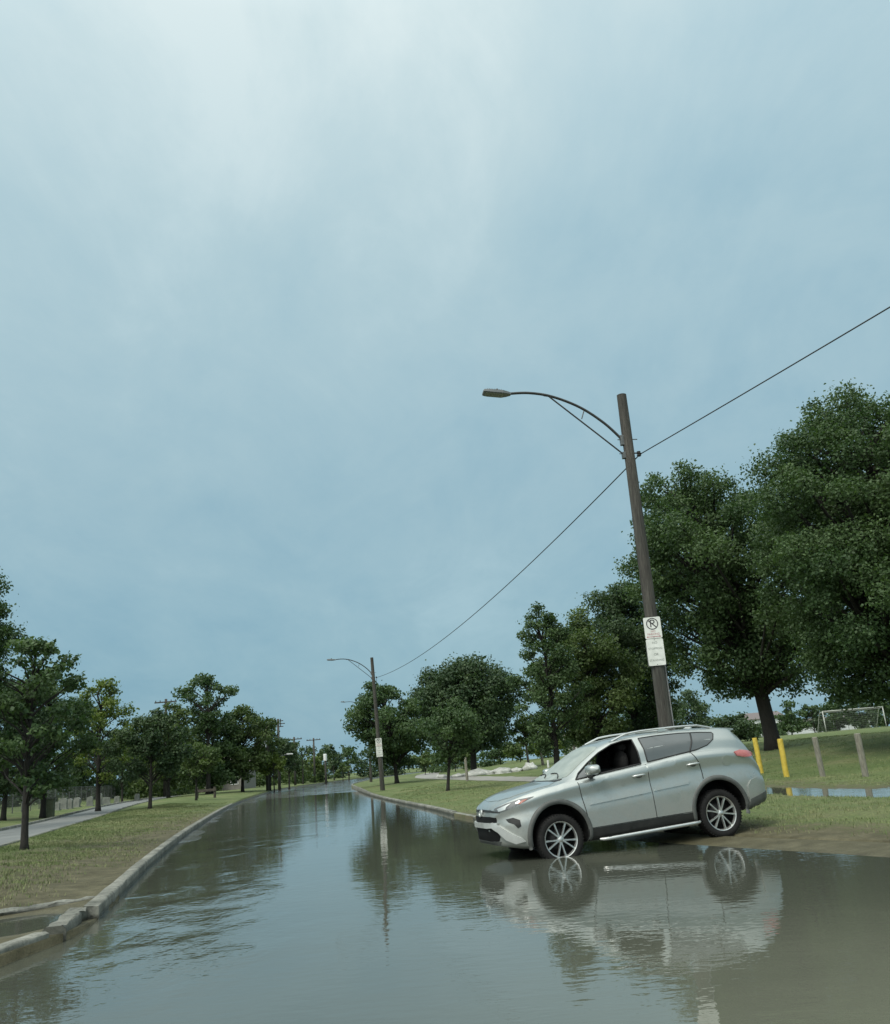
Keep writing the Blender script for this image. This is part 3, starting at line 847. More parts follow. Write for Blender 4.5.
# ------------------------------------------------------------------ street lamps
def lamp_proto(x, Y, z0, H, label, lean=0.0):
    root = empty('street_lamp', (x, Y, z0), 0, label, 'street lamp', 'street lamps along the right verge')
    root.rotation_euler = (0, lean, 0)
    mb = MB()
    k = 14
    mb.tube([(0, 0, -.6 + (H + .6) * i / k) for i in range(k + 1)], [.150 - .046 * i / k + random.uniform(-.002, .002) for i in range(k + 1)], 18)
    crease(mb.build('pole', M['wood_pole'], root), 50)
    # curved bracket arm over the road with a brace
    az = H - 1.05
    P = [Vector((-.10, 0, az)), Vector((-.46, 0, az + .40)), Vector((-.96, 0, az + .78)), Vector((-1.55, 0, az + 1.04)), Vector((-2.05, 0, az + 1.13)), Vector((-2.48, 0, az + 1.12))]
    pts = []
    for i in range(len(P) - 1):
        a = P[max(i - 1, 0)]; b_ = P[i]; c = P[i + 1]; d = P[min(i + 2, len(P) - 1)]
        for q in range(6):
            t = q / 6
            pts.append(.5 * ((2 * b_) + (c - a) * t + (2 * a - 5 * b_ + 4 * c - d) * t * t + (3 * b_ - a - 3 * c + d) * t ** 3))
    pts.append(P[-1])
    mb = MB(); mb.tube(pts, .028, 10)
    crease(mb.build('arm', M['darkmetal'], root), 50)
    mb = MB(); q = pts[19]
    mb.tube([(-.10, 0, az - .34), (-.6, 0, az + .12), q + Vector((.02, 0, -.02)), q + Vector((-.09, 0, .0))], [.017] * 4, 8)
    e = pts[11]; mb.tube([e, e + Vector((-.08, 0, -.21))], .012, 6)
    crease(mb.build('brace', M['darkmetal'], root), 50)
    mb = MB()
    mb.box((-.11, 0, az), (.10, .10, .22)); mb.box((-.115, 0, az - .34), (.09, .10, .14))
    mb.tube([(-.22, 0, az + .02), (.22, 0, az + .02)], .012, 6); mb.tube([(-.22, 0, az - .3), (.22, 0, az - .3)], .010, 6)
    bevel(mb.build('bracket', M['galv'], root), .008)
    head = empty('lamp_head', (-2.46, 0, az + 1.115)); head.parent = root; head.scale = (.86, .86, .62); head.rotation_euler = (0, R_(6), 0)
    mb = MB()
    vs = []; 
    for (xx, w, zt, zb) in ((.02, .06, .035, -.035), (-.08, .11, .055, -.06), (-.20, .16, .06, -.075), (-.55, .165, .05, -.072), (-.66, .15, .03, -.06), (-.68, .12, .01, -.05)):
        vs.append([(xx, -w, zb), (xx, -w * .98, zt * .4), (xx, -w * .6, zt), (xx, w * .6, zt), (xx, w * .98, zt * .4), (xx, w, zb)])
    flat_ = [p for s_ in vs for p in s_]; fs = []
    for i in range(len(vs) - 1):
        for j in range(6):
            fs.append((i * 6 + j, i * 6 + (j + 1) % 6, (i + 1) * 6 + (j + 1) % 6, (i + 1) * 6 + j))
    fs += [tuple(range(6)), tuple(range(30, 36))]
    mb.add(flat_, fs)
    for i in range(9): mb.box((-.24 - i * .042, 0, .062), (.012, .22, .030))
    bm_o = mb.build('housing', M['lampgrey'], head); 
    mb = MB(); mb.box((-.40, 0, -.082), (.44, .25, .018))
    for i in range(5):
        for j in range(3): mb.box((-.24 - i * .08, -.08 + j * .08, -.094), (.05, .05, .012))
    mb.build('lens', M['lens'], head)
    mb = MB(); mb.lathe([(0, .05), (.038, .05), (.04, .10), (.036, .135), (.02, .15), (0, .152)], 14, 'Z')
    o = mb.build('photocell', M['darkmetal'], head); o.location = (-.33, 0, .0)
    mb = MB(); zi = H - 1.36
    mb.tube([(.08, 0, zi + .02), (.20, 0, zi + .02)], .013, 6)
    ins = MB(); ins.tube([(.08, 0, zi + .02), (.20, 0, zi + .02)], .013, 6)
    l2 = MB(); l2.lathe([(0, -.055), (.036, -.055), (.05, -.03), (.032, -.008), (.05, .012), (.032, .03), (.042, .05), (0, .052)], 14, 'Z')
    ins.add([(vx + .21, vy, vz + zi) for vx, vy, vz in l2.v], l2.f)
    crease(ins.build('insulator', M['darkmetal'], root), 50)
    mb = MB()                                               # conduit strap and staples on the wood
    mb.tube([(.145, -.06, -.3), (.138, -.055, 1.2), (.127, -.05, 2.9)], .018, 8)
    mb.build('conduit', M['galv'], root, smooth=True)
    return root, az

def copy_tree(o, parent=None):
    c = o.copy(); col.objects.link(c)
    if parent is not None: c.parent = parent
    for ch in [k for k in bpy.data.objects if k.parent == o]:
        copy_tree(ch, c)
    return c

P1 = (3.93, 17.5); P2 = (-5.55, 59.8); P3 = (-10.5, 100.0); P0 = (19.6, -22.0)
lamp, arm_z = lamp_proto(P1[0], P1[1], gz(*P1) - .02, 8.72, 'nearest street lamp, a leaning timber pole with curved arm behind the stranded car', R_(-.9))
lamp.rotation_euler = (0, R_(.6), R_(8))
lamps = [lamp]
for p, lb, rz, ln in ((P2, 'second street lamp, a timber pole on the right verge in front of the feathery tree', 10, -1.6), (P3, 'far street lamp half hidden in the feathery tree behind the second lamp pole', 18, 0.5),
                      (P0, 'street lamp behind the viewer that carries the near end of the overhead wire', -20, 0)):
    c = copy_tree(lamp); c.location = (p[0], p[1], gz(*p) - .02); c['label'] = lb
    c.rotation_euler = (0, R_(ln), R_(rz)); lamps.append(c)

# signs on the poles
def sign(pole, zc, label, size, rz_extra=0.0):
    """two stacked plates: the no parking sign over the lettered one"""
    r_at = .162 - .052 * (zc + .6) / 9.45 + .012
    root = empty('parking_sign', (0, 0, 0), 0, label, 'sign', 'no parking signs on the lamp poles')
    to = Vector((0, 0, 0))
    mw = Matrix.Translation(pole.location) @ pole.rotation_euler.to_matrix().to_4x4()
    # facing the oncoming traffic, that is towards the viewer
    a = mw @ Vector((0, 0, zc))
    face = Vector((-a.x, -a.y, 0)).normalized()
    up = (mw.to_3x3() @ Vector((0, 0, 1))).normalized()
    rx = up.cross(-face).normalized() * -1
    rx = (-face).cross(up).normalized()
    fn = rx.cross(up).normalized()
    rot = Matrix((rx, up, fn)).transposed().to_4x4()
    root.matrix_world = Matrix.Translation(a + fn * r_at) @ rot @ Matrix.Scale(size, 4)
    def plate(nm, yc, h, w=.36):
        mb = MB(); pts = []
        rr = .03
        for cx, cy, a0 in ((w / 2 - rr, h / 2 - rr, 0), (-w / 2 + rr, h / 2 - rr, 90), (-w / 2 + rr, -h / 2 + rr, 180), (w / 2 - rr, -h / 2 + rr, 270)):
            for q in range(5):
                t = R_(a0 + q * 22.5); pts.append((cx + rr * math.cos(t), yc + cy + rr * math.sin(t)))
        n = len(pts)
        mb.add([(x, y, 0) for x, y in pts] + [(x, y, .004) for x, y in pts],
               [tuple(range(n))[::-1], tuple(range(n, 2 * n))] + [(i, (i + 1) % n, n + (i + 1) % n, n + i) for i in range(n)])
        return mb.build(nm, M['sign'], root)
    up_ = plate('no_parking_plate', .29, .46)
    lo_ = plate('lettered_plate', -.235, .57)
    def letters(nm, body, sz, y, m, par, x=0.0):
        me = text_mesh(body, sz); o = link(nm, me, m, par); o.location = (x, y, .0055); return o
    # ring, bar and letter P
    mb = MB(); n = 40
    for k in range(n):
        t0, t1 = 2 * math.pi * k / n, 2 * math.pi * (k + 1) / n
        mb.add([(math.cos(t) * r_, .375 + math.sin(t) * r_, z_) for t in (t0, t1) for r_ in (.107, .127) for z_ in (.0045, .006)],
               [(1, 3, 7, 5), (0, 1, 5, 4), (2, 3, 7, 6)])
    mb.box((0, .375, .0068), (.022, .215, .0012), rz=R_(45))
    mb.build('prohibition_ring', M['black'], up_)
    for dx, dy in ((0, 0), (.004, 0), (-.004, 0), (0, .004)):
        pass
    letters('letter_p', 'P', .235, .375, M['black'], up_)
    letters('red_lettering', 'NO', .062, .212, M['red'], up_)
    letters('red_lettering', 'PARKING', .062, .150, M['red'], up_)
    mb = MB(); mb.box((0, .096, .0052), (.27, .014, .0012)); mb.add([(-.155, .096, .0058), (-.12, .118, .0058), (-.12, .074, .0058)], [(0, 1, 2)]); mb.add([(.155, .096, .0058), (.12, .118, .0058), (.12, .074, .0058)], [(0, 1, 2)])
    mb.build('arrow', M['red'], up_)
    for body, y in (('NO', -.035), ('STOPPING', -.16), ('OR', -.285), ('STANDING', -.41)):
        letters('grey_lettering', body, .062 if len(body) > 3 else .07, y, M['greyprint'], lo_)
    for y in (.495, .085, .03, -.50):
        l3 = MB(); l3.lathe([(0, .004), (.010, .004), (.010, .007), (.005, .010), (0, .0105)], 10, 'Z')
        o = l3.build('bolt', M['galv'], root); o.location = (0, y, 0)
    b3 = MB(); b3.box((-.185, -.30, -.03), (.02, .46, .05)); b3.build('back_plate', M['galv'], root)
    return root
bpy.context.view_layer.update()
sign(lamps[0], 3.36, 'no parking sign over a lettered plate on the near lamp pole above the car roof', .92)
sign(lamps[1], 2.75, 'small distant no parking sign on the second lamp pole by the right verge', 1.15)

# overhead wires
def wire(a, b_, sag, label, n=40, rad=.012):
    a = Vector(a); b_ = Vector(b_); mb = MB()
    mb.tube([a.lerp(b_, i / n) - Vector((0, 0, sag * 4 * (i / n) * (1 - i / n))) for i in range(n + 1)], rad, 6)
    tag(mb.build('overhead_wire', M['black'], smooth=True), label, 'wire', 'overhead wires between the lamp poles')
bpy.context.view_layer.update()
def ins_pt(l): return l.matrix_world @ Vector((.235, 0, 8.72 - 1.37))
wire(ins_pt(lamps[0]), ins_pt(lamps[1]), .75, 'sagging wire between the near and the second lamp pole', rad=.013)
wire(ins_pt(lamps[0]), ins_pt(lamps[3]) + Vector((0, 0, .0)), .34, 'wire rising from the near lamp pole to the right edge of the photo', rad=.011)
wire(ins_pt(lamps[1]), ins_pt(lamps[2]), .7, 'short looking far wire from the second lamp pole back to the third', rad=.012)

# ------------------------------------------------------------------ utility poles far off
def util_pole(px, Y, py_top, py_base, label, kind='cross', lean=0):
    x, zt = at_px(px, py_top, Y); z0 = gz(x, Y)
    H = zt - z0
    root = empty('utility_pole', (x, Y, z0 - .2), 0, label, 'utility pole', 'utility poles along the far left roadside')
    mb = MB(); mb.tube([(0, 0, 0), (lean * .5 * H, 0, H * .5), (lean * H, 0, H + .2)], [.19, .17, .14], 10)
    mb.build('pole', M['wood_pole'], root, smooth=True)
    if kind in ('cross', 'double'):
        mb = MB(); w = 2.5 if kind == 'cross' else 2.0
        mb.box((lean * H, -.12, H - .15), (w, .12, .14))
        for k in (-.45, -.25, .25, .45): mb.box((lean * H + k * w, -.12, H + .0), (.08, .08, .16))
        if kind == 'double':
            mb.box((lean * H, -.12, H - .8), (1.5, .12, .14))
        mb.build('crossarm', M['wood_pole'], root)
    if kind in ('antenna',):
        mb = MB()
        for k, w in ((.0, 1.3), (-.35, 1.7), (-.7, 1.3)): mb.box((0, 0, H + k - .05), (w, .10, .10))
        mb.box((.3, 0, H - .3), (.1, .1, 1.0)); mb.box((-.35, 0, H - .2), (.1, .1, 1.1))
        mb.build('crossarm', M['wood_pole'], root)
    if kind == 'white':
        mb = MB(); mb.lathe([(0, 0), (.28, 0), (.3, .1), (.3, 1.0), (.25, 1.1), (0, 1.12)], 14, 'Z')
        o = mb.build('white_cap', M['white'], root); o.location = (0, 0, H - .9)
    if kind == 'lamp':
        mb = MB(); mb.lathe([(0, 0), (.24, 0), (.27, .08), (.27, .8), (.22, .9), (0, .92)], 14, 'Z')
        o = mb.build('transformer', M['white'], root); o.location = (-.25, -.3, H - 2.2)
        mb = MB(); mb.tube([(0, 0, H - 4.3), (.8, 0, H - 3.6), (1.8, -.1, H - 3.2), (2.4, -.1, H - 3.1)], .06, 6); mb.build('arm', M['lampgrey'], root)
        mb = MB(); mb.box((2.6, -.1, H - 3.1), (.7, .3, .16)); bevel(mb.build('lamp_head', M['white'], root), .05)
    return root
util_pole(166, 100, 699, 790, 'crossarm pole rising above the left wood, left of the tallest crown', 'cross')
util_pole(294, 140, 737, 783, 'pole with a wide crossarm, first of the pair against the open sky', 'cross')
util_pole(313.5, 160, 738, 781, 'pole with a wide crossarm, second of the pair against the open sky', 'cross')
util_pole(278, 112, 719, 783, 'pole with a cluster of short arms above the dark end of the wood', 'antenna')
util_pole(266.5, 102, 726, 784, 'pole with a white transformer drum and a short lamp arm', 'lamp')
util_pole(325, 150, 754, 780, 'short brown pole with a white cap at the far end of the road', 'white')

# ------------------------------------------------------------------ posts, stones, goal, fence
def post(px, py, Ypos, h, w, m, label, lean, group, cap=True):
    x, _ = at_px(px, py, Ypos)
    z0 = gz(x, Ypos)
    mb = MB(); n = 8
    mb.tube([(random.uniform(-.004, .004), random.uniform(-.004, .004), -.4 + (h + .4) * i / n) for i in range(n)] + [(0, 0, h - .012), (0, 0, h)], [w] * n + [w, w * .8], 14)
    o = crease(mb.build('bollard_post', M[m]), 40)
    o.location = (x, Ypos, z0); o.rotation_euler = (R_(random.uniform(-1, 1)), R_(lean), random.uniform(0, 1))
    return tag(o, label, 'post', group)
GP = 'posts in a row along the edge of the lawn'
post(761, 771, 36.0, 1.36, .098, 'yellow', 'yellow painted post right beside the car rear', -2.2, GP)
post(786, 773, 33.0, 1.33, .10, 'yellow', 'yellow painted post in front of the thick maple trunk', -1.0, GP)
post(822, 772, 30.8, 1.30, .092, 'post_wood', 'bare grey wooden post next to the yellow posts', -4.0, GP)
post(865, 773, 28.4, 1.30, .098, 'post_wood', 'bare grey wooden post nearest the right edge of the photo', -3.0, GP)
x, _ = at_px(467, 777, 60)
post(467, 777, 60, 1.5, .09, 'post_wood', 'thin wooden post on the verge just right of the leaning young tree', 0, 'posts on the park verge')
post(548, 763, 78, .6, .09, 'white', 'short white stub in the grass by the boulders', 0, 'posts on the park verge')

def rock(name, px, Y, w, h, seed, label, cat, group, m='stone', dp=.8):
    rd = random.Random(seed)
    bm = bmesh.new(); bmesh.ops.create_icosphere(bm, subdivisions=3, radius=1)
    ph = [rd.uniform(0, 6) for _ in range(6)]
    for v in bm.verts:
        c = v.co
        k = 1 + .16 * math.sin(3.1 * c.x + ph[0]) * math.sin(2.7 * c.y + ph[1]) + .12 * math.sin(5 * c.z + ph[2]) + .10 * math.sin(6 * c.x + ph[3]) * math.cos(5 * c.y + ph[4])
        k *= 1 + .22 * (float(vnoise(c.x * 2.6 + seed, c.y * 2.6 + c.z * 1.9, seed)) - .5) + (.10 if c.z > .35 else 0) * math.sin(9 * c.y + seed)
        v.co = Vector((c.x * w / 2 * k, c.y * w * dp / 2 * k, max(-.25, c.z * k) * h * .52))
    me = bpy.data.meshes.new(name); bm.to_mesh(me); bm.free()
    x, _ = at_px(px, 765, Y)
    o = link(name, me, M[m], smooth=True); o.location = (x, Y, gz(x, Y) + .02); o.rotation_euler = (0, 0, rd.uniform(0, 6))
    return tag(o, label, cat, group)
GB = 'pale boulders along the park path'
for i, (px, w, h, lb) in enumerate(((441, 1.5, .55, 'small pale boulder at the left end of the boulder row by the path'), (459, 1.7, .6, 'pale boulder left of the big round tree trunk'), (478, 2.2, 1.1, 'largest humped pale boulder below the big round tree'),
                                    (491, 1.5, .6, 'low pale boulder between the largest and the longest one'), (502, 2.4, .85, 'longest flat pale boulder of the row'), (516, 1.3, .6, 'little boulder right of the longest one, in the grass'), (530, 1.7, 1.15, 'upright pale boulder at the right end of the row near the slim trunks'))):
    rock('boulder', px, 82 - i * .3, w, h, 100 + i, lb, 'boulder', GB)

# pale upright stones and a gate pier beyond the far carriageway
GS = 'pale upright stones under the left trees'
for i, (px, py, Y, w, h, lb) in enumerate(((57, 806, 51, .45, .75, 'short white upright stone beside the gate pier'), (63, 803, 53, .7, 1.1, 'broad grey upright stone, second from the gate pier'), (70, 801, 54, .5, 1.0, 'white upright stone, brightest of the row under the trees'), (77, 800, 56, .6, 1.0, 'grey upright stone right of the brightest one'),
        (90, 799, 58, .55, 1.0, 'grey upright stone in the middle of the row under the trees'), (99, 798, 60, .55, 1.3, 'tallest narrow grey upright stone under the trees'), (106, 797, 62, .8, .8, 'low broad grey upright stone right of the tallest narrow one'), (117, 797, 64, .5, .8, 'small pale upright stone below the sky gap'), (137, 796, 68, .5, .9, 'pale upright stone just left of the lollipop tree trunk'))):
    Y *= 1.22; x, _ = at_px(px, py, Y)
    w *= .85; h *= .72
    mb = MB(); n = 9; a = [(-w / 2, 0), (w / 2, 0)] + [(w / 2 * math.cos(math.pi * k / n), h * .78 + h * .22 * math.sin(math.pi * k / n)) for k in range(n + 1)]
    m_ = len(a)
    mb.add([(p, -.09, q) for p, q in a] + [(p, .09, q) for p, q in a], [tuple(range(m_)), tuple(range(m_, 2 * m_))[::-1]] + [(k, (k + 1) % m_, m_ + (k + 1) % m_, m_ + k) for k in range(m_)])
    mb.box((0, 0, -.05), (w * 1.25, .34, .2))
    o = mb.build('upright_stone', M['gravestone'])
    o.location = (x, Y, gz(x, Y)); o.rotation_euler = (R_(random.uniform(-3, 3)), 0, R_(random.uniform(-15, 15)))
    tag(o, lb, 'stone marker', GS)
x, _ = at_px(45, 812, 50)
pier = empty('gate_pier', (x, 50.5, gz(x, 50.5)), R_(12), 'mossy grey square pier standing beyond the far carriageway behind the median tree', 'gate pier')
mb = MB(); mb.box((0, 0, .45), (.50, .45, 1.1)); bevel(mb.build('shaft', speckled('mossy_concrete', (.09, .105, .06), (.15, .165, .10), 4, .9, .4, .02), pier), .02)
mb = MB(); mb.box((0, 0, 1.04), (.58, .53, .09)); bevel(mb.build('cap', M['concrete'], pier), .015)

# wire fence along the far side of the carriageway
def fence(Y0, Y1, offs, label, step=2.6, h=1.35):
    root = empty('wire_fence', (float(Ledge(Y0) - offs - CARR_F(Y0)), Y0, 0), 0, label, 'fence')
    o0 = root.location
    def pt(Y):
        x = float(Ledge(Y) - CARR_F(Y)) - offs
        return Vector((x, Y, gz(x, Y))) - o0
    yy = [Y0 + i * step for i in range(int((Y1 - Y0) / step) + 1)]
    mesh = MB(); rail = MB()
    for i, Y in enumerate(yy):
        p = pt(Y); mb = MB(); mb.tube([p + Vector((0, 0, -.2)), p + Vector((0, 0, h + .06))], .03, 6)
        mb.build('post', M['galv'], root)
        if i:
            rail.tube([q + Vector((0, 0, h)), p + Vector((0, 0, h))], .018, 5)
            m_ = 13
            for k in range(m_):
                a = q.lerp(p, k / m_); b2 = q.lerp(p, (k + 1) / m_); 
                for zz in range(6):
                    z0 = .05 + zz * (h - .05) / 6; z1 = .05 + (zz + 1) * (h - .05) / 6
                    mesh.tube([a + Vector((0, 0, z0)), b2 + Vector((0, 0, z1))], .0035, 3, cap=False)
                    mesh.tube([a + Vector((0, 0, z1)), b2 + Vector((0, 0, z0))], .0035, 3, cap=False)
        q = p
    rail.build('top_rail', M['galv'], root); mesh.build('wire_mesh', M['galv'], root)
fence(46, 105, 4.2, 'grey chain link fence under the trees beyond the far carriageway')

x, _ = at_px(206, 797, 72)
br = empty('low_barrier', (x, 72, gz(x, 72)), R_(-5), 'low dark timber barrier beside the second street tree on the left strip', 'barrier')
for sx in (-1, 1):
    mb = MB(); mb.box((sx * .72, 0, .3), (.16, .16, .9)); bevel(mb.build('post', M['plank'], br), .015)
mb = MB(); mb.box((0, -.105, .52), (1.75, .05, .2)); bevel(mb.build('rail', M['plank'], br), .01)

# football goal
gx0, _ = at_px(826, 730, 104); gx1, _ = at_px(886, 724, 104)
zg = gz(gx0, 104) - .05
goal = empty('football_goal', (gx0, 104, zg), 0, 'white football goal with net on the lawn at the right edge', 'goal')
W_ = gx1 - gx0
mb = MB(); mb.tube([(0, 0, 0), (0, 0, 2.44)], .055, 10); mb.build('goal_post', M['stone'], goal, smooth=True)
mb = MB(); mb.tube([(W_, 0, 0), (W_, 0, 2.44)], .055, 10); mb.build('goal_post', M['stone'], goal, smooth=True)
mb = MB(); mb.tube([(-.055, 0, 2.44), (W_ + .055, 0, 2.44)], .055, 10); mb.build('crossbar', M['stone'], goal, smooth=True)
mb = MB()
for xx in (0, W_):
    mb.tube([(xx, 0, 2.4), (xx, 1.0, 2.3), (xx, 2.6, .05)], .04, 6)
mb.tube([(0, 2.6, .05), (W_, 2.6, .05)], .04, 6)
mb.build('back_frame', M['stone'], goal)
net = MB()
for i in range(40):
    xx = W_ * i / 39; net.tube([(xx, 0, 2.4), (xx, 1.0, 2.28), (xx, 2.6, .05)], .011, 3, cap=False)
for j in range(16):
    t = j / 15
    y, zz = (1.0 * t * 3, 2.4 - .12 * t * 3) if t < 1 / 3 else (1 + 1.6 * (t - 1 / 3) * 1.5, 2.28 - 2.23 * (t - 1 / 3) * 1.5)
    net.tube([(0, y, zz), (W_, y, zz)], .011, 3, cap=False)
net.build('net', M['gravestone'], goal)

# buildings
def house(px, Y, w, d, h, rh, label, py=780, wall='siding', roof='roofing', rz=0, win=3):
    x, _ = at_px(px, py, Y); z0 = gz(x, Y)
    root = empty('house', (x, Y, z0), rz, label, 'house')
    mb = MB()
    a, b_ = w / 2, d / 2
    mb.add([(-a, -b_, -.3), (a, -b_, -.3), (a, b_, -.3), (-a, b_, -.3), (-a, -b_, h), (a, -b_, h), (a, b_, h), (-a, b_, h), (-a, 0, h + rh), (a, 0, h + rh)],
           [(0, 1, 5, 4), (2, 3, 7, 6), (1, 2, 6, 9, 5), (3, 0, 4, 8, 7)])
    mb.build('wall', M[wall], root)
    mb = MB(); e = .4; th = .14; k = rh / b_
    for s in (-1, 1):
        mb.add([(-a - e, s * (b_ + e), h - e * k + .02), (a + e, s * (b_ + e), h - e * k + .02), (a + e, 0, h + rh + .02), (-a - e, 0, h + rh + .02),
                (-a - e, s * (b_ + e), h - e * k + .02 + th), (a + e, s * (b_ + e), h - e * k + .02 + th), (a + e, 0, h + rh + .02 + th), (-a - e, 0, h + rh + .02 + th)],
               [(0, 1, 2, 3), (4, 5, 6, 7), (0, 1, 5, 4), (0, 3, 7, 4), (1, 2, 6, 5)])
    mb.build('roof', M[roof], root)
    for i in range(win):
        xx = -a + w * (i + .5) / win
        mb = MB()
        for q in ((xx, h * .55 + .66, 1.0, .1), (xx, h * .55 - .66, 1.1, .1)): mb.box((q[0], -b_ - .03, q[1]), (q[2], .08, q[3]))
        for q in (-.5, .5): mb.box((xx + q, -b_ - .03, h * .55), (.08, .08, 1.22))
        f = mb.build('window', M['white'], root)
        mb = MB(); mb.box((xx, -b_ - .012, h * .55), (.9, .03, 1.2)); mb.build('pane', M['winglass'], f)
    return root
mm, nt, b = mat('window_glass'); b.inputs['Base Color'].default_value = (.03, .035, .035, 1); b.inputs['Roughness'].default_value = .05
M['winglass'] = mm
house(222, 128, 8, 7, 2.5, 1.9, 'low house with a pinkish grey roof half hidden below the left wood', 783)
house(762, 205, 8, 10, 4.0, 1.4, 'small white building far behind the lawn left of the maple trunk', 735, 'hidewhite', win=2)
house(812, 215, 24, 10, 2.6, .8, 'long low white building far behind the lawn between the maple trunk and the goal', 734, 'hidewhite', win=5)
house(603, 170, 14, 8, 2.8, 1.2, 'white building far behind the slim trunks above the car windscreen', 752, 'hidewhite', win=3)

# ------------------------------------------------------------------ the stranded car
def paint_material():
    m, nt, b = mat('silver_car_paint')
    n = noise(nt, 2.2, 5, .6); n2 = noise(nt, 9, 5, .65); n3 = noise(nt, 300, 2, .5)
    c = ramp(nt, n3.outputs['Fac'], [(.35, (.34, .365, .342)), (.65, (.45, .475, .448))])
    # road film splashed up the lower flanks
    sp = N(nt, 'ShaderNodeSeparateXYZ'); tcn = N(nt, 'ShaderNodeTexCoord'); nt.links.new(tcn.outputs['Object'], sp.inputs[0])
    k = math_(nt, 'SUBTRACT', math_(nt, 'ADD', .95, math_(nt, 'MULTIPLY', math_(nt, 'SUBTRACT', n2.outputs['Fac'], .5), 1.3)), sp.outputs['Z'])
    k = math_(nt, 'MULTIPLY', math_(nt, 'MULTIPLY', k, 1.1, True), .60)
    nt.links.new(mixc(nt, k, c.outputs['Color'], (.17, .165, .135)), b.inputs['Base Color'])
    nt.links.new(math_(nt, 'SUBTRACT', .70, math_(nt, 'MULTIPLY', k, .75)), b.inputs['Metallic'])
    r = ramp(nt, n.outputs['Fac'], [(.3, (.26,) * 3), (.7, (.36,) * 3)])
    nt.links.new(math_(nt, 'ADD', r.outputs['Color'], math_(nt, 'MULTIPLY', k, .4)), b.inputs['Roughness'])
    b.inputs['Coat Weight'].default_value = .6; b.inputs['Coat Roughness'].default_value = .06
    return m
M['paint'] = paint_material()
M['cladding'] = speckled('grey_arch_plastic', (.055, .060, .055), (.095, .10, .092), 6, .6, 0)
M['plastic'] = speckled('black_plastic', (.010, .011, .010), (.022, .022, .02), 6, .55, 0)
M['cabin'] = speckled('dark_cabin', (.008, .009, .009), (.016, .017, .016), 6, .9, 0, spec=.1)
M['seat'] = speckled('dark_seat_cloth', (.012, .012, .012), (.022, .022, .021), 20, .95, .1, .003, spec=.1)
M['rubber'] = speckled('tyre_rubber', (.008, .008, .008), (.018, .0175, .016), 8, .85, .15, .002, spec=.3)
M['alloy'] = speckled('machined_alloy', (.45, .46, .44), (.60, .61, .58), 9, .3, 0, metal=.75)
M['alloydark'] = speckled('dark_alloy', (.012, .012, .012), (.025, .025, .024), 9, .5, 0, metal=.3)
M['chrome'] = speckled('satin_silver_trim', (.50, .52, .50), (.62, .63, .60), 8, .28, 0, metal=.7)
M['tint'] = speckled('tinted_glass', (.075, .086, .085), (.095, .106, .104), .9, .07, 0, spec=.8)
M['screen'] = speckled('dirty_sky_sheen_windscreen', (.20, .225, .19), (.36, .385, .34), 2.6, .30, 0, spec=.5)  # pale tone paints the sky's sheen over some dirt on the glass
M['lampglass'] = speckled('headlight_lens', (.085, .09, .09), (.17, .175, .17), 12, .06, 0, metal=.3, spec=.7)
M['silver'] = speckled('sky_sheen_silver_trim', (.46, .475, .45), (.54, .555, .53), 8, .30, 0, metal=.3)  # sky reflection on the garnish put into a bright diffuse silver
M['void'] = speckled('black_mesh_grille', (.004, .004, .004), (.009, .009, .009), 60, .7, 0, spec=.2)
M['amber'] = speckled('amber_reflector', (.26, .09, .06), (.34, .12, .09), 14, .2, 0)
M['redlens'] = speckled('tail_lamp_lens', (.34, .10, .095), (.44, .16, .15), 10, .10, 0)

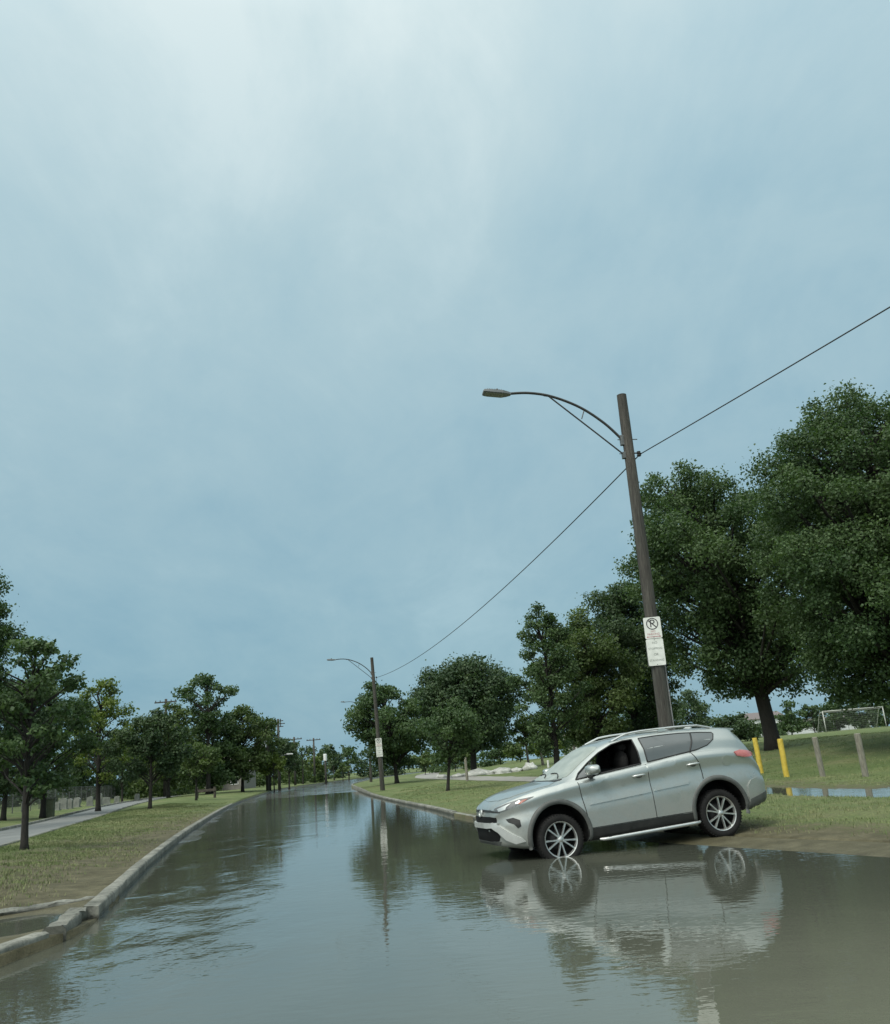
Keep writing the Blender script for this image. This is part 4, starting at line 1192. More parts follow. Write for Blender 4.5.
def make_car():
    root = empty('parked_car', (0, 0, 0), 0, 'silver compact suv stranded nose first in the flood water, front window open', 'car')
    cx = [-2.33, -2.28, -2.2, -2.1, -2.0, -1.9, -1.6, -1.0, -.4, .1, .35, .7, 1.05, 1.25, 1.5, 1.8, 2.02, 2.14, 2.22, 2.27]
    zt = pchip(cx, [.80, .97, 1.15, 1.34, 1.50, 1.585, 1.625, 1.66, 1.668, 1.635, 1.575, 1.40, 1.20, 1.125, 1.095, 1.045, .985, .93, .85, .72])
    zb = pchip([-2.33, -2.28, -2.1, -1.8, -1.3, 0, 1.3, 1.8, 2.05, 2.18, 2.24, 2.27], [.52, .42, .36, .30, .25, .22, .22, .25, .30, .335, .39, .46])
    yw = pchip([-2.33, -2.29, -2.2, -2.05, -1.8, -1.3, -.2, .8, 1.3, 1.6, 1.85, 2.0, 2.1, 2.18, 2.23, 2.27], [.50, .66, .79, .865, .903, .922, .912, .912, .918, .905, .865, .80, .71, .59, .47, .30])
    zs = pchip([-2.33, -2.2, -2.0, -1.6, -1.1, -.2, .5, .95, 1.3, 1.7, 2.0, 2.14, 2.22, 2.27], [.74, .98, 1.16, 1.235, 1.255, 1.18, 1.125, 1.085, 1.05, .99, .915, .86, .78, .62])
    ye = pchip([-2.33, -2.25, -2.15, -2.05, -1.95, -1.6, -.4, .35, .7, 1.05, 1.3, 1.7, 2.0, 2.14, 2.22, 2.27], [.40, .62, .66, .64, .60, .605, .625, .60, .67, .745, .775, .73, .62, .48, .34, .2])
    drop = pchip([-2.33, -2.1, -1.9, -1.0, .2, .5, .9, 1.1, 1.4, 2.0, 2.27], [.04, .06, .05, .05, .055, .07, .07, .05, .035, .035, .03])
    st = sorted(set([round(x, 4) for x in list(np.linspace(-2.33, -1.85, 26)) + list(np.linspace(-1.85, 1.8, 92)) + list(np.linspace(1.8, 2.27, 34))]))
    def half(x):
        b_, t, y, e, k = float(zb(x)), float(zt(x)), float(yw(x)), float(ye(x)), float(zt(x) - drop(x))
        s = min(float(zs(x)), k - .035)
        hg = max(0, k - s - .05)
        cp = [(0, b_), (y * .84, b_), (y - .03, b_ + .045), (y - .004, b_ + .17), (y + .004, b_ + (s - b_) * .52), (y - .030, b_ + (s - b_) * .74), (y - .014, s - .060), (y - .050, s - .002), (y - .085, s + .028)]
        a = cp[-1]
        e = min(e, a[0] - .01)
        cp += [((a[0] * .55 + e * .45) + .045 * min(1, hg / .3), a[1] + (k - a[1]) * .5), (e, k), (e * .88, k + (t - k) * .55), (e * .5, k + (t - k) * .93), (0, t)]
        out = []
        n = len(cp)
        for i in range(n - 1):
            p0, p1, p2, p3 = cp[max(i - 1, 0)], cp[i], cp[i + 1], cp[min(i + 2, n - 1)]
            for q in range(4):
                u = q / 4
                out.append(tuple(p1[c] + (p2[c] - p1[c]) * u + .35 * u * (1 - u) * ((1 - u) * ((p2[c] - p0[c]) * .5 - (p2[c] - p1[c]))
                                 - u * ((p3[c] - p1[c]) * .5 - (p2[c] - p1[c]))) for c in (0, 1)))
        out.append(cp[-1])
        return out
    V = []; F = []
    rings = []
    for x in st:
        h = half(x)
        ring = [(x, p[0], p[1]) for p in h] + [(x, -p[0], p[1]) for p in h[-2:0:-1]]
        rings.append(ring)
    n = len(rings[0])
    for r in rings: V += r
    for i in range(len(rings) - 1):
        for k in range(n):
            F.append((i * n + k, i * n + (k + 1) % n, (i + 1) * n + (k + 1) % n, (i + 1) * n + k))
    F.append(tuple(range(n))); F.append(tuple(range((len(rings) - 1) * n, len(rings) * n)))
    me = bpy.data.meshes.new('body'); me.from_pydata(V, [], F)
    bm = bmesh.new(); bm.from_mesh(me); bmesh.ops.recalc_face_normals(bm, faces=bm.faces); bm.to_mesh(me)
    bvh = BVHTree.FromBMesh(bm); bm.free()
    body = link('body', me, M['paint'], None)
    def smooth_norm(p):
        acc = Vector((0, 0, 0))
        for d in ((0, 0, 0), (.03, 0, 0), (-.03, 0, 0), (0, 0, .03), (0, 0, -.03), (0, .03, 0), (0, -.03, 0)):
            h = bvh.find_nearest(p + Vector(d))
            if h[1] is not None: acc += h[1]
        return acc.normalized()
    # window and wheel openings
    WIN_F = [(.935, 1.115), (.40, 1.160), (-.17, 1.212), (-.17, 1.585), (-.02, 1.583), (.18, 1.550), (.42, 1.455), (.66, 1.325), (.86, 1.195)]
    WIN_R = [(-.285, 1.222), (-.285, 1.588), (-.60, 1.592), (-1.0, 1.580), (-1.35, 1.552), (-1.56, 1.525), (-1.57, 1.50), (-1.50, 1.42), (-1.36, 1.345), (-1.15, 1.300), (-.7, 1.258)]
    def cutter(outline, y0, y1):
        mb = MB(); m_ = len(outline)
        mb.add([(x, y0, z) for x, z in outline] + [(x, y1, z) for x, z in outline], [tuple(range(m_)), tuple(range(m_, 2 * m_))[::-1]] + [(i, (i + 1) % m_, m_ + (i + 1) % m_, m_ + i) for i in range(m_)])
        return mb.build('cutter', M['cabin'])
    cuts = [cutter(WIN_F, -1.2, 1.2)]
    for x in (1.33, -1.33):
        for s in (-1, 1):
            arc = [(x + .440 * math.cos(R_(t)), .378 + .440 * math.sin(R_(t))) for t in range(-24, 205, 6)]
            arc += [(x - .39, -.1), (x + .39, -.1)]
            cuts.append(cutter(arc, s * .52, s * 1.2))
    for c in cuts:
        md = body.modifiers.new('cut', 'BOOLEAN'); md.operation = 'DIFFERENCE'; md.object = c; md.solver = 'EXACT'
        try: md.material_mode = 'TRANSFER'
        except Exception: pass
        me2 = baked(body)
        body.modifiers.clear()
        old = body.data; body.data = me2; bpy.data.meshes.remove(old)
    for c in cuts: bpy.data.objects.remove(c)
    body.data.name = 'body'
    body.parent = root
    crease(body, 38)

    def patch(name, outline, U, Vv, D, m, parent, off=.004, thick=.010, step=.035, both=False, smooth=True, rim=True):
        U, Vv, D = Vector(U), Vector(Vv), Vector(D).normalized()
        bm = bmesh.new()
        vs = [bm.verts.new((a, b_, 0)) for a, b_ in outline]
        bm.faces.new(vs)
        bmesh.ops.triangulate(bm, faces=bm.faces[:])
        us = [p[0] for p in outline]; ws = [p[1] for p in outline]
        for ax, lo, hi in ((0, min(us), max(us)), (1, min(ws), max(ws))):
            k = lo + step
            while k < hi - 1e-4:
                no = (1, 0, 0) if ax == 0 else (0, 1, 0); co = (k, 0, 0) if ax == 0 else (0, k, 0)
                bmesh.ops.bisect_plane(bm, geom=bm.verts[:] + bm.edges[:] + bm.faces[:], plane_co=co, plane_no=no)
                k += step
        bmesh.ops.remove_doubles(bm, verts=bm.verts[:], dist=1e-5)
        inner = {}
        bound = [e for e in bm.edges if len(e.link_faces) == 1]
        for v in bm.verts:
            o = U * v.co.x + Vv * v.co.y - D * 4
            hit = bvh.ray_cast(o, D)
            if hit[0] is None: hit = bvh.find_nearest(U * v.co.x + Vv * v.co.y - D * .9)
            nn = smooth_norm(hit[0])
            inner[v] = hit[0] - nn * (thick - off)
            v.co = hit[0] + nn * off
        if rim:
            mp = {}
            for e in bound:
                for v in e.verts:
                    if v not in mp: mp[v] = bm.verts.new(inner[v])
            for e in bound:
                a, b_ = e.verts
                bm.faces.new((a, b_, mp[b_], mp[a]))
        bmesh.ops.recalc_face_normals(bm, faces=bm.faces[:])
        # outward
        s_ = sum((f.normal.dot(D) * f.calc_area() for f in bm.faces), 0)
        if s_ > 0: bmesh.ops.reverse_faces(bm, faces=bm.faces[:])
        for f in bm.faces: f.smooth = smooth
        for e in bm.edges:
            if len(e.link_faces) == 2 and e.calc_face_angle(0) > R_(40): e.smooth = False
        me = bpy.data.meshes.new(name); bm.to_mesh(me); bm.free()
        o = link(name, me, m, parent)
        res = [o]
        if both:
            me3 = me.copy()
            bm = bmesh.new(); bm.from_mesh(me3)
            for v in bm.verts: v.co.y = -v.co.y
            bmesh.ops.reverse_faces(bm, faces=bm.faces[:]); bm.to_mesh(me3); bm.free()
            res.append(link(name, me3, None, parent))
        return res
    SIDE = ((1, 0, 0), (0, 0, 1), (0, -1, 0))
    FRONT = ((0, 1, 0), (0, 0, 1), (-1, 0, 0))
    def trim(name, pts, rad, m, s=1, off=.004):
        mb = MB(); P = []
        for i in range(len(pts) - 1):
            for q in range(6):
                t = q / 6; P.append((pts[i][0] + (pts[i + 1][0] - pts[i][0]) * t, pts[i][1] + (pts[i + 1][1] - pts[i][1]) * t))
        P.append(pts[-1]); W = []
        for x, z in P:
            h = bvh.ray_cast(Vector((x, s * 3, z)), Vector((0, -s, 0)))
            if h[0] is None: h = bvh.find_nearest(Vector((x, s * .8, z)))
            W.append(h[0] + h[1] * off)
        mb.tube(W, rad, 6)
        return mb.build(name, m, root, smooth=True)
    # doors
    def sill(x): return .335
    DF = [(.845, .415), (.875, .62), (.90, .85), (.925, 1.055), (.40, 1.118), (-.225, 1.165), (-.225, .415)]
    ar = [(-1.33 + .500 * math.cos(R_(t)), .378 + .500 * math.sin(R_(t))) for t in (2, 14, 26, 38, 50, 62)]
    DR = [(-.237, .415), (-.237, 1.166), (-.7, 1.205), (-1.02, 1.232), (-1.105, 1.10), (-1.12, .96)] + [(a, b_) for a, b_ in ar[::-1] if a > -1.115] + [(-.845, .415)]
    dfl = patch('door', DF, *SIDE, M['paint'], root, .006, .014, .05, both=True)
    drl = patch('door', DR, *SIDE, M['paint'], root, .006, .014, .05, both=True)
    for d in dfl + drl: pass
    def gap(pts, s, door):
        o = trim('panel_gap', pts, .0055, M['plastic'], s, .0035); o.parent = door
    # handles
    def handle(door, x, z, s):
        h = bvh.ray_cast(Vector((x, s * 3, z)), Vector((0, -s, 0)))
        y = abs(h[0].y)
        mb = MB()
        P = [(x + .105, s * (y + .004), z - .004), (x + .085, s * (y + .030), z), (x + .03, s * (y + .042), z + .003), (x - .05, s * (y + .042), z + .004), (x - .09, s * (y + .032), z + .003), (x - .112, s * (y + .006), z)]
        mb.tube(P, [.010, .014, .0155, .0155, .014, .010], 8)
        hd = mb.build('handle', M['chrome'], door, smooth=True)
        mb = MB(); mb.lathe([(0, .004), (.03, .004), (.036, .0), (.036, -.02)], 16, 'Y')
        mb.v = [(vx * 1.5 + x - .005, s * (y + .006 + vy), vz * .9 + z - .006) for vx, vy, vz in mb.v]
        mb.build('handle_recess', M['cladding'], door, smooth=True)
    for s, d in ((1, dfl[0]), (-1, dfl[1])): handle(d, -.06, 1.045, s)
    for s, d in ((1, drl[0]), (-1, drl[1])): handle(d, -1.0, 1.095, s)
    for s in (1, -1):
        q = 0 if s == 1 else 1
        gap([(.93, 1.075), (.905, .85), (.88, .62), (.848, .41), (-.231, .41)], s, dfl[q])
        gap([(-.231, 1.19), (-.231, .41), (-.845, .41), (-.86, .50)], s, drl[q])
        gap([(-1.03, 1.262), (-1.115, 1.10), (-1.13, .96), (-1.125, .86)], s, drl[q])
    # mouldings on the doors
    for dd, (x0, z0, x1, z1) in ((dfl, (.81, .742, -.205, .795)), (drl, (-.257, .798, -.88, .832))):
        o = [(x0, z0 - .012), (x0 - .04, z0 + .018), (x1, z1 + .024), (x1 + (.03 if x1 < -.5 else 0), z1 - .016)]
        r = patch('moulding', o, *SIDE, M['paint'], None, .022, .02, .06, both=True)
        for a, b_ in zip(r, dd): a.parent = b_
    # glass
    for o in patch('side_glass', WIN_R, *SIDE, M['tint'], root, .004, .010, .045, both=True): pass
    # body coloured pillar bar across the rear glass, rubber surrounds
    for s in (1, -1):
        trim('window_seal', WIN_F + [WIN_F[0]], .011, M['plastic'], s)
        trim('window_seal', WIN_R + [WIN_R[0]], .009, M['plastic'], s)
        trim('window_divider', [(-1.02, 1.275), (-1.10, 1.40), (-1.19, 1.565)], .014, M['plastic'], s, .002)
    # quarter window of the open front door
    mb = MB(); 
    h0 = bvh.ray_cast(Vector((.70, 3, 1.14)), Vector((0, -1, 0)))[0]; h1 = bvh.ray_cast(Vector((.62, 3, 1.33)), Vector((0, -1, 0)))[0]
    mb.tube([h0 - Vector((0, .015, 0)), h1 - Vector((0, .015, 0))], .014, 6); mb.build('window_divider', M['plastic'], root)
    q0 = [(.69, 1.145), (.61, 1.345), (.86, 1.195), (.92, 1.125)]
    patch('quarter_glass', q0, *SIDE, M['tint'], root, -.010, .006, .05)
    rg = [(x, z) for x, z in WIN_F]
    mb = MB(); m_ = len(rg); pts = []
    for x, z in rg:
        h = bvh.ray_cast(Vector((x, -3, z)), Vector((0, 1, 0)))[0]; pts.append((x, h.y + .012, z))
    mb.add(pts, [tuple(range(m_))])
    mm, nt_, b = mat('clear_side_glass'); b.inputs['Base Color'].default_value = (.55, .62, .58, 1); b.inputs['Transmission Weight'].default_value = 1; b.inputs['Roughness'].default_value = .02; b.inputs['IOR'].default_value = 1.05
    mb.build('side_glass', mm, root)
    # windscreen from above, rear window from behind
    ws = [(.375, -.50), (.375, 0), (.375, .50), (.44, .555), (.70, .605), (1.02, .685), (1.10, .64), (1.17, .35), (1.185, 0), (1.17, -.35), (1.10, -.64), (1.02, -.685), (.70, -.605), (.44, -.555)]
    patch('windscreen', ws, (1, 0, 0), (0, 1, 0), (0, 0, -1), M['screen'], root, .004, .01, .05)
    patch('cowl', [(1.20, -.62), (1.215, 0), (1.20, .62), (1.14, .69), (1.10, .685), (1.135, .62), (1.195, .36), (1.205, 0), (1.195, -.36), (1.135, -.62), (1.10, -.685), (1.14, -.69)], (1, 0, 0), (0, 1, 0), (0, 0, -1), M['plastic'], root, .006, .01, .05)
    patch('rear_window', [(-.50, 1.20), (.50, 1.20), (.53, 1.45), (.50, 1.50), (-.50, 1.50), (-.53, 1.45)], (0, 1, 0), (0, 0, 1), (1, 0, 0), M['tint'], root, .004, .01, .06)
    # bonnet panel lines
    patch('bonnet', [(1.225, -.66), (1.235, 0), (1.225, .66), (1.35, .735), (1.7, .70), (1.95, .60), (2.07, .40), (2.11, 0), (2.07, -.40), (1.95, -.60), (1.7, -.70), (1.35, -.735)], (1, 0, 0), (0, 1, 0), (0, 0, -1), M['paint'], root, .006, .012, .05)
    # wipers
    for y0, y1 in ((.55, -.02), (-.05, -.55)):
        mb = MB(); W = []
        for k in range(9):
            t = k / 8; x = 1.12 - .10 * t - .06 * math.sin(t * 3); y = y0 + (y1 - y0) * t
            h = bvh.ray_cast(Vector((x, y, 3)), Vector((0, 0, -1)))[0]; W.append(h + Vector((.004, 0, .013)))
        mb.tube(W, .008, 5); mb.build('wiper', M['plastic'], root)
    # front: lamps, grille, bumper trim
    dg_ = ((.8, -.6, 0), (0, 0, 1), (-.6, -.8, 0))
    hl = patch('headlight', [(.80, .968), (1.0, .955), (1.22, .912), (1.42, .862), (1.44, .838), (1.34, .805), (1.20, .830), (1.0, .888)], *dg_, M['lampglass'], root, .010, .02, .035, both=True)
    for hh in hl: pass
    a = patch('reflector', [(.88, .948), (.96, .938), (1.02, .893), (.99, .890), (.92, .922)], *dg_, M['amber'], None, .014, .014, .03, both=True)
    for p_, h_ in zip(a, hl): p_.parent = h_
    a = patch('projector', [(1.12, .915), (1.20, .895), (1.37, .850), (1.34, .815), (1.22, .835), (1.20, .870)], *dg_, M['chrome'], None, .014, .014, .03, both=True)
    for p_, h_ in zip(a, hl): p_.parent = h_
    patch('grille', [(-.64, .815), (-.40, .838), (0, .848), (.40, .838), (.64, .815), (.64, .795), (.42, .808), (.1, .812), (-.1, .812), (-.42, .808), (-.64, .795)], *FRONT, M['plastic'], root, .006, .014, .05)
    patch('grille_slot', [(-.56, .735), (-.56, .665), (.56, .665), (.56, .735), (.40, .75), (-.40, .75)], *FRONT, M['void'], root, .006, .014, .05)
    patch('lower_grille', [(-.56, .585), (.56, .585), (.60, .46), (.56, .40), (-.56, .40), (-.60, .46)], *FRONT, M['void'], root, .006, .012, .05)
    patch('bumper_garnish', [(-.60, .66), (.60, .66), (.58, .590), (-.58, .590)], *FRONT, M['silver'], root, .038, .048, .045)
    patch('bumper_garnish', [(1.49, .668), (1.32, .61), (1.13, .485), (1.03, .43), (.985, .375), (1.12, .355), (1.26, .42), (1.38, .53), (1.49, .590)], *dg_, M['silver'], root, .040, .050, .04, both=True)
    patch('fog_lamp_bezel', [(1.24, .70), (1.12, .715), (1.02, .67), (1.01, .585), (1.06, .56), (1.11, .62), (1.20, .655)], *dg_, M['plastic'], root, .006, .014, .03, both=True)
    patch('chin', [(-.60, .395), (.60, .395), (.55, .345), (-.55, .345)], *FRONT, M['cladding'], root, .010, .014, .05)
    # badge on the nose: three crossed oval rings
    mb = MB()
    for (ry, rz, zc) in ((.075, .050, .80), (.030, .046, .80), (.055, .020, .825)):
        P = []
        for k in range(29):
            t = 2 * math.pi * k / 28; y = ry * math.cos(t); z = zc + rz * math.sin(t)
            h = bvh.ray_cast(Vector((4, y, z)), Vector((-1, 0, 0)))[0]; P.append(h + Vector((.026, 0, 0)))
        mb.tube(P, .007, 6, cap=False)
    mb.build('badge', M['chrome'], root, smooth=True)
    # tail lamps, rear bumper, spoiler
    patch('tail_lamp', [(-1.76, 1.185), (-1.88, 1.195), (-2.06, 1.172), (-2.17, 1.135), (-2.18, 1.10), (-2.06, 1.082), (-1.92, 1.09), (-1.79, 1.125)], *SIDE, M['redlens'], root, .020, .03, .03, both=True)
    bu = [(-1.835, .36), (-1.84, .50), (-1.86, .66), (-1.93, .735), (-2.08, .765), (-2.20, .77), (-2.29, .74), (-2.31, .62), (-2.28, .50), (-2.2, .41), (-2.0, .36)]
    patch('rear_bumper', bu, *SIDE, M['paint'], root, .020, .03, .04, both=True)
    lo_ = [(-1.80, .33), (-1.86, .46), (-2.05, .505), (-2.24, .54), (-2.30, .53), (-2.27, .45), (-2.15, .37), (-1.95, .32)]
    patch('bumper_cladding', lo_, *SIDE, M['cladding'], root, .027, .02, .04, both=True)
    mb = MB(); L = []
    for k in range(15):
        y = -.56 + 1.12 * k / 14; c = 1 - (y / .56) ** 2
        z = float(zt(-1.84)) - .012 - .028 * (y / .56) ** 2
        L.append([(-1.74, y, z + .012), (-1.90, y, z + .012), (-2.03 - .06 * c, y, z - .015), (-2.03 - .06 * c, y, z - .034), (-1.95, y, z - .05), (-1.74, y, z - .03)])
    fl_ = [p for r in L for p in r]; fs = [(i * 6 + j, i * 6 + (j + 1) % 6, (i + 1) * 6 + (j + 1) % 6, (i + 1) * 6 + j) for i in range(14) for j in range(6)] + [tuple(range(6)), tuple(range(84, 90))]
    mb.add(fl_, fs); crease(mb.build('spoiler', M['paint'], root), 45)
    # wheel arch trims and sill
    for cxw in (1.33, -1.33):
        bm_ = []
        for s in (1, -1):
            mb = MB(); nt_ = 44; rr = [.437, .452, .474, .496, .512]; oo = [.004, .020, .024, .020, -.004]
            for k in range(nt_ + 1):
                t = R_(-16 + 212 * k / nt_)
                for r_, of in zip(rr, oo):
                    x = cxw + r_ * math.cos(t) * (1.0); z = .378 + r_ * math.sin(t)
                    h = bvh.ray_cast(Vector((x, s * 3, z)), Vector((0, -s, 0)))
                    if h[0] is None or abs(h[0].y) < .6: h = bvh.find_nearest(Vector((x, s * .92, max(z, .27))))
                    p = h[0] + Vector((0, s * of, 0)); mb.v.append((x, p.y, z))
            for k in range(nt_):
                for j in range(4):
                    a0 = k * 5 + j; mb.f.append((a0, a0 + 1, a0 + 6, a0 + 5)); mb.mi.append(0)
            mb.build('arch_trim', M['cladding'], root, smooth=True)
    patch('sill_cladding', [(.90, .245), (.905, .40), (-.90, .40), (-.90, .265)], *SIDE, M['plastic'], root, .014, .02, .06, both=True)
    for s in (1, -1):
        mb = MB()
        mb.tube([(.74, s * .92, .240), (.69, s * .965, .236), (.60, s * .975, .235), (-.80, s * .975, .248), (-.88, s * .965, .250), (-.92, s * .92, .255)], [.018, .023, .026, .026, .023, .018], 10)
        crease(mb.build('running_board', M['chrome'], root), 60)
        mb = MB()
        for x in (.6, -.05, -.7): mb.box((x, s * .90, .245), (.05, .18, .03))
        mb.build('board_bracket', M['plastic'], root)
        # roof rail
        P = []
        for k in range(15):
            x = .14 - 1.78 * k / 14
            h = bvh.ray_cast(Vector((x, s * .565, 3)), Vector((0, 0, -1)))[0]
            lift = .050 * min(1, k / 2.0, (14 - k) / 2.0)
            P.append(h + Vector((0, 0, .006 + lift)))
        mb = MB(); mb.tube(P, .016, 8)
        for k in (0, 7, 14):
            h = P[k]; mb.box((h.x, h.y, h.z - .022), (.12 if k == 7 else .08, .03, .05))
        mb.build('roof_rail', M['chrome'] if s == 1 else M['chrome'], root, smooth=False)
        # mirror
        hb = bvh.ray_cast(Vector((.70, s * 3, 1.13)), Vector((0, -s, 0)))[0]
        mb = MB(); N1, N2 = 12, 18
        for i in range(N1 + 1):
            t = i / N1; rr_ = math.sqrt(max(0, 1 - (2 * t - 1) ** 2)) ** .45
            for j in range(N2):
                a_ = 2 * math.pi * j / N2
                ca, sa = math.cos(a_), math.sin(a_)
                sx = math.copysign(abs(ca) ** .5, ca); sz = math.copysign(abs(sa) ** .55, sa)
                fx = .15 if sx > 0 else .06
                mb.v.append((.68 + sx * fx * rr_ * (1 - .15 * t) - .012 * t, s * (abs(hb.y) + .05 + .25 * t), 1.225 + sz * .082 * rr_ * (1 - .22 * t) + .006 * t))
        for i in range(N1):
            for j in range(N2):
                mb.f.append((i * N2 + j, i * N2 + (j + 1) % N2, (i + 1) * N2 + (j + 1) % N2, (i + 1) * N2 + j)); mb.mi.append(0)
        mi_ = mb.build('mirror', M['paint'], root, smooth=True)
        mb = MB(); mb.tube([(.70, s * (abs(hb.y) - .02), 1.125), (.69, s * (abs(hb.y) + .05), 1.14), (.68, s * (abs(hb.y) + .12), 1.155)], [.045, .034, .03], 8)
        mb.box((.628, s * (abs(hb.y) + .17), 1.212), (.012, .19, .12)); 
        mb.build('mirror_foot', M['plastic'], mi_)
    # fuel flap and antenna fin
    fz = [( -1.60 + .085 * math.cos(R_(t)), 1.075 + .08 * math.sin(R_(t))) for t in range(0, 360, 24)]
    patch('fuel_flap', fz, *SIDE, M['paint'], root, .0045, .01, .05)
    mb = MB(); zz = float(zt(-1.5)) - .004
    mb.add([(-1.40, 0, zz), (-1.56, .028, zz), (-1.56, -.028, zz), (-1.55, 0, zz + .07), (-1.58, .0, zz + .065), (-1.59, .02, zz), (-1.59, -.02, zz)], [(0, 1, 3), (0, 3, 2), (1, 5, 4, 3), (2, 3, 4, 6), (5, 6, 4)])
    mb.build('antenna', M['paint'], root)
    # cabin: two seats and the steering wheel seen through the open window
    for s in (1, -1):
        mb = MB()
        mb.tube([(-.06, s * .37, 1.13), (-.10, s * .37, 1.30), (-.14, s * .37, 1.405)], [.19, .17, .12], 12)
        mb.tube([(-.14, s * .37, 1.38), (-.16, s * .37, 1.43)], .05, 8)
        st_ = mb.build('seat', M['seat'], root, smooth=True)
        st_.data.transform(Matrix.Translation((0, s * .37, 0)) @ Matrix.Diagonal((.55, 1.2, 1, 1)) @ Matrix.Translation((.0, -s * .37, 0)))
        mb = MB(); mb.tube([(-.085, s * .37, 1.425), (-.09, s * .37, 1.47), (-.095, s * .37, 1.53), (-.10, s * .37, 1.56)], [.07, .105, .10, .06], 12)
        hr = mb.build('headrest', M['seat'], st_, smooth=True)
        hr.data.transform(Matrix.Translation((0, s * .37, 0)) @ Matrix.Diagonal((.9, 1.3, 1, 1)) @ Matrix.Translation((.0, -s * .37, 0)))
    mb = MB(); P = []
    for k in range(25):
        t = 2 * math.pi * k / 24; P.append((.52 - .06 * math.sin(t), .37 + .18 * math.cos(t), 1.10 + .17 * math.sin(t)))
    mb.tube(P, .016, 8, cap=False); mb.build('steering_wheel', M['cabin'], root, smooth=True)
    # wheels
    def wheel():
        e = empty('wheel', (0, 0, 0)); e.parent = root
        mb = MB()
        mb.lathe([(.248, -.098), (.270, -.112), (.305, -.116), (.336, -.106), (.352, -.088), (.357, -.04), (.358, 0), (.357, .04), (.352, .088), (.336, .106), (.305, .116), (.274, .111), (.256, .101), (.248, .085)], 64)
        for k in range(48):
            t = 2 * math.pi * k / 48
            for s in (1, -1):
                c, sn = math.cos(t), math.sin(t)
                mb.box((.350 * c, s * .088, .350 * sn), (.014, .034, .016), rot=Matrix.Rotation(-t, 3, 'Y'))
        ty = crease(mb.build('tyre', M['rubber'], e), 50)
        rm = MB()
        rm.lathe([(.252, .080), (.259, .098), (.254, .106), (.243, .101), (.236, .086), (.231, .060)], 56)
        for k in range(5):
            for dlt in (-11.5, 11.5):
                t0 = R_(72 * k + 90 + dlt * .50); t1 = R_(72 * k + 90 + dlt * 1.28)
                a = Vector((math.cos(t0) * .040, 0, math.sin(t0) * .040)); b_ = Vector((math.cos(t1) * .246, 0, math.sin(t1) * .246))
                d = (b_ - a).normalized(); nn = Vector((-d.z, 0, d.x))
                vs = []
                for p, w_, y0, y1 in ((a, .015, .060, .088), (a.lerp(b_, .5), .0115, .056, .091), (b_, .0165, .060, .090)):
                    vs += [p + nn * w_ + Vector((0, y0, 0)), p + nn * w_ * .75 + Vector((0, y1, 0)), p - nn * w_ * .75 + Vector((0, y1, 0)), p - nn * w_ + Vector((0, y0, 0))]
                rm.add(vs, [(i * 4 + j, i * 4 + (j + 1) % 4, (i + 1) * 4 + (j + 1) % 4, (i + 1) * 4 + j) for i in (0, 1) for j in range(4)] + [(0, 1, 2, 3), (8, 9, 10, 11)])
        rm.lathe([(0, .092), (.030, .091), (.036, .086), (.05, .082), (.058, .06)], 24)
        crease(rm.build('rim', M['alloy'], e), 40)
        bk = MB(); bk.lathe([(.246, -.09), (.234, -.05), (.232, .06), (.240, .084)], 48)
        bk.lathe([(0, .015), (.15, .015), (.155, -.01), (.232, -.03)], 40)
        bk.build('brake_disc', M['alloydark'], e, smooth=True)
        return e
    wp = wheel()
    first = True
    for x, s in ((1.33, 1), (-1.33, 1), (1.33, -1), (-1.33, -1)):
        wv = wp if first else copy_tree(wp)
        first = False
        wv.parent = root; wv.location = (x, s * .772, .316)
        wv.rotation_euler = (0, R_(17 * x + 9), 0 if s == 1 else math.pi)
    # pose: nose down in the water, tail up on the berm
    fw = Vector((-2.58, -.65, -.140)).normalized()
    lf = Vector((0, 0, 1)).cross(fw).normalized()
    lf = (lf + Vector((0, 0, .012))).normalized()
    up = fw.cross(lf).normalized(); lf = up.cross(fw)
    ori = (Vector((1.34, 13.70, -.115)) + Vector((3.92, 14.35, .025))) / 2 - lf * .875 + up * .042
    root.matrix_world = Matrix.Translation(ori) @ Matrix((fw, lf, up)).transposed().to_4x4()
    return root
make_car()

# ------------------------------------------------------------------ sky and light
CLOUD_OFF = (3.1, 1.7, 0.0)
SUN_EL, SUN_AZ = 52.0, 215.0            # behind the viewer, to the left
w = bpy.data.worlds.new('World'); scene.world = w; w.use_nodes = True
nt = w.node_tree
bg = nt.nodes['Background']
sky = N(nt, 'ShaderNodeTexSky', sky_type='NISHITA'); sky.sun_disc = False
sky.sun_elevation = R_(SUN_EL); sky.sun_rotation = R_(SUN_AZ); sky.altitude = 100; sky.air_density = 1.4; sky.dust_density = 3.0; sky.ozone_density = 2.0
tc = N(nt, 'ShaderNodeTexCoord'); gen = tc.outputs['Generated']
sep = N(nt, 'ShaderNodeSeparateXYZ'); nt.links.new(gen, sep.inputs[0])
el = ramp(nt, sep.outputs['Z'], [(0.0, (2.70, 4.60, 5.60)), (.12, (2.85, 4.78, 5.72)), (.30, (3.45, 5.3, 6.1)), (.55, (4.5, 6.35, 7.0)), (.72, (6.2, 7.9, 8.3)), (1, (15.0, 16.6, 16.6))])
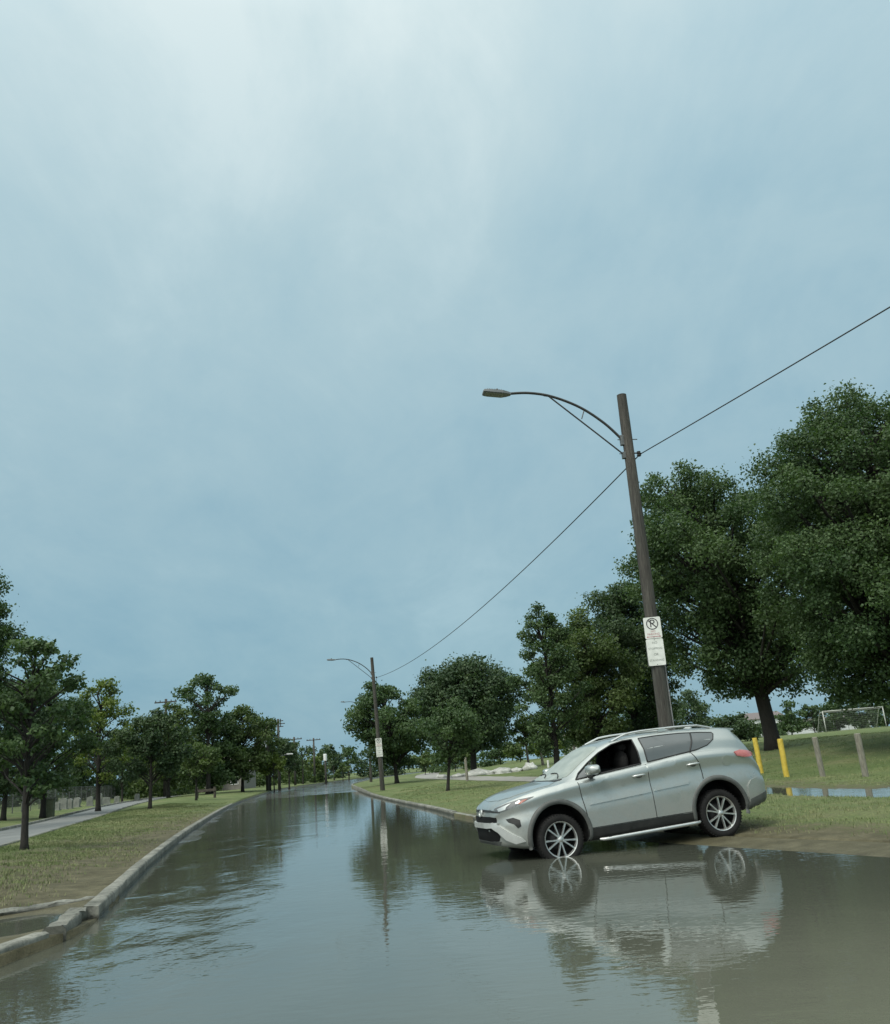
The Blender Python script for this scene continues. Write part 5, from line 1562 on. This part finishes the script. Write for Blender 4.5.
# cloud sheet: the view direction carried up to a level layer, so that the patches crowd together towards the horizon
den = math_(nt, 'ADD', math_(nt, 'MAXIMUM', sep.outputs['Z'], 0.0), .34)
comb = N(nt, 'ShaderNodeCombineXYZ')
nt.links.new(math_(nt, 'DIVIDE', sep.outputs['X'], den), comb.inputs[0]); nt.links.new(math_(nt, 'DIVIDE', sep.outputs['Y'], den), comb.inputs[1])
vadd = N(nt, 'ShaderNodeVectorMath', operation='ADD'); vadd.inputs[1].default_value = CLOUD_OFF
nt.links.new(comb.outputs[0], vadd.inputs[0])
lay = vadd.outputs[0]
c1 = noise(nt, 1.15, 5, .50, vec=lay, sx=(1, .8, 1)); c1.inputs['Distortion'].default_value = .35
c2 = noise(nt, 3.4, 8, .60, vec=lay, sx=(1.2, .8, 1)); c2.inputs['Distortion'].default_value = .5
c3 = noise(nt, 12, 6, .62, vec=lay, sx=(1.4, .8, 1))
cl = math_(nt, 'ADD', math_(nt, 'MULTIPLY', c1.outputs['Fac'], .52), math_(nt, 'ADD', math_(nt, 'MULTIPLY', c2.outputs['Fac'], .36), math_(nt, 'MULTIPLY', c3.outputs['Fac'], .12)))
cm = ramp(nt, cl, [(.36, (.84, .90, .94)), (.45, (.965, .975, .985)), (.53, (1.07, 1.035, 1.02)), (.62, (1.24, 1.14, 1.10))])
cc = mixc(nt, 1.0, el.outputs['Color'], cm.outputs['Color'], 'MULTIPLY')
# broad glow added round the sun direction, behind the viewer, to brighten the ground
dt = N(nt, 'ShaderNodeVectorMath', operation='DOT_PRODUCT')
nt.links.new(gen, dt.inputs[0])
_a, _e = R_(SUN_AZ), R_(SUN_EL)
dt.inputs[1].default_value = (math.sin(_a) * math.cos(_e), math.cos(_a) * math.cos(_e), math.sin(_e))
gl = math_(nt, 'POWER', math_(nt, 'MAXIMUM', math_(nt, 'SUBTRACT', dt.outputs['Value'], .32), 0.0), 1.5)
cc = mixc(nt, math_(nt, 'MULTIPLY', gl, 1.0, True), cc, (38, 38.4, 37))
final = mixc(nt, .90, sky.outputs['Color'], cc)
nt.links.new(final, bg.inputs['Color'])
bg.inputs['Strength'].default_value = .1

sd = bpy.data.lights.new('sun', 'SUN'); sd.energy = 1.5; sd.angle = R_(14); sd.color = (1, .95, .86)
so = bpy.data.objects.new('sun', sd); col.objects.link(so)
az = R_(SUN_AZ); e = R_(SUN_EL)
dirv = Vector((math.sin(az) * math.cos(e), math.cos(az) * math.cos(e), math.sin(e)))
so.rotation_euler = dirv.to_track_quat('Z', 'Y').to_euler()
so.location = dirv * 50

scene.render.engine = 'CYCLES'
scene.view_settings.view_transform = 'Standard'
scene.view_settings.look = 'None'
scene.view_settings.exposure = 0
scene.view_settings.gamma = 1
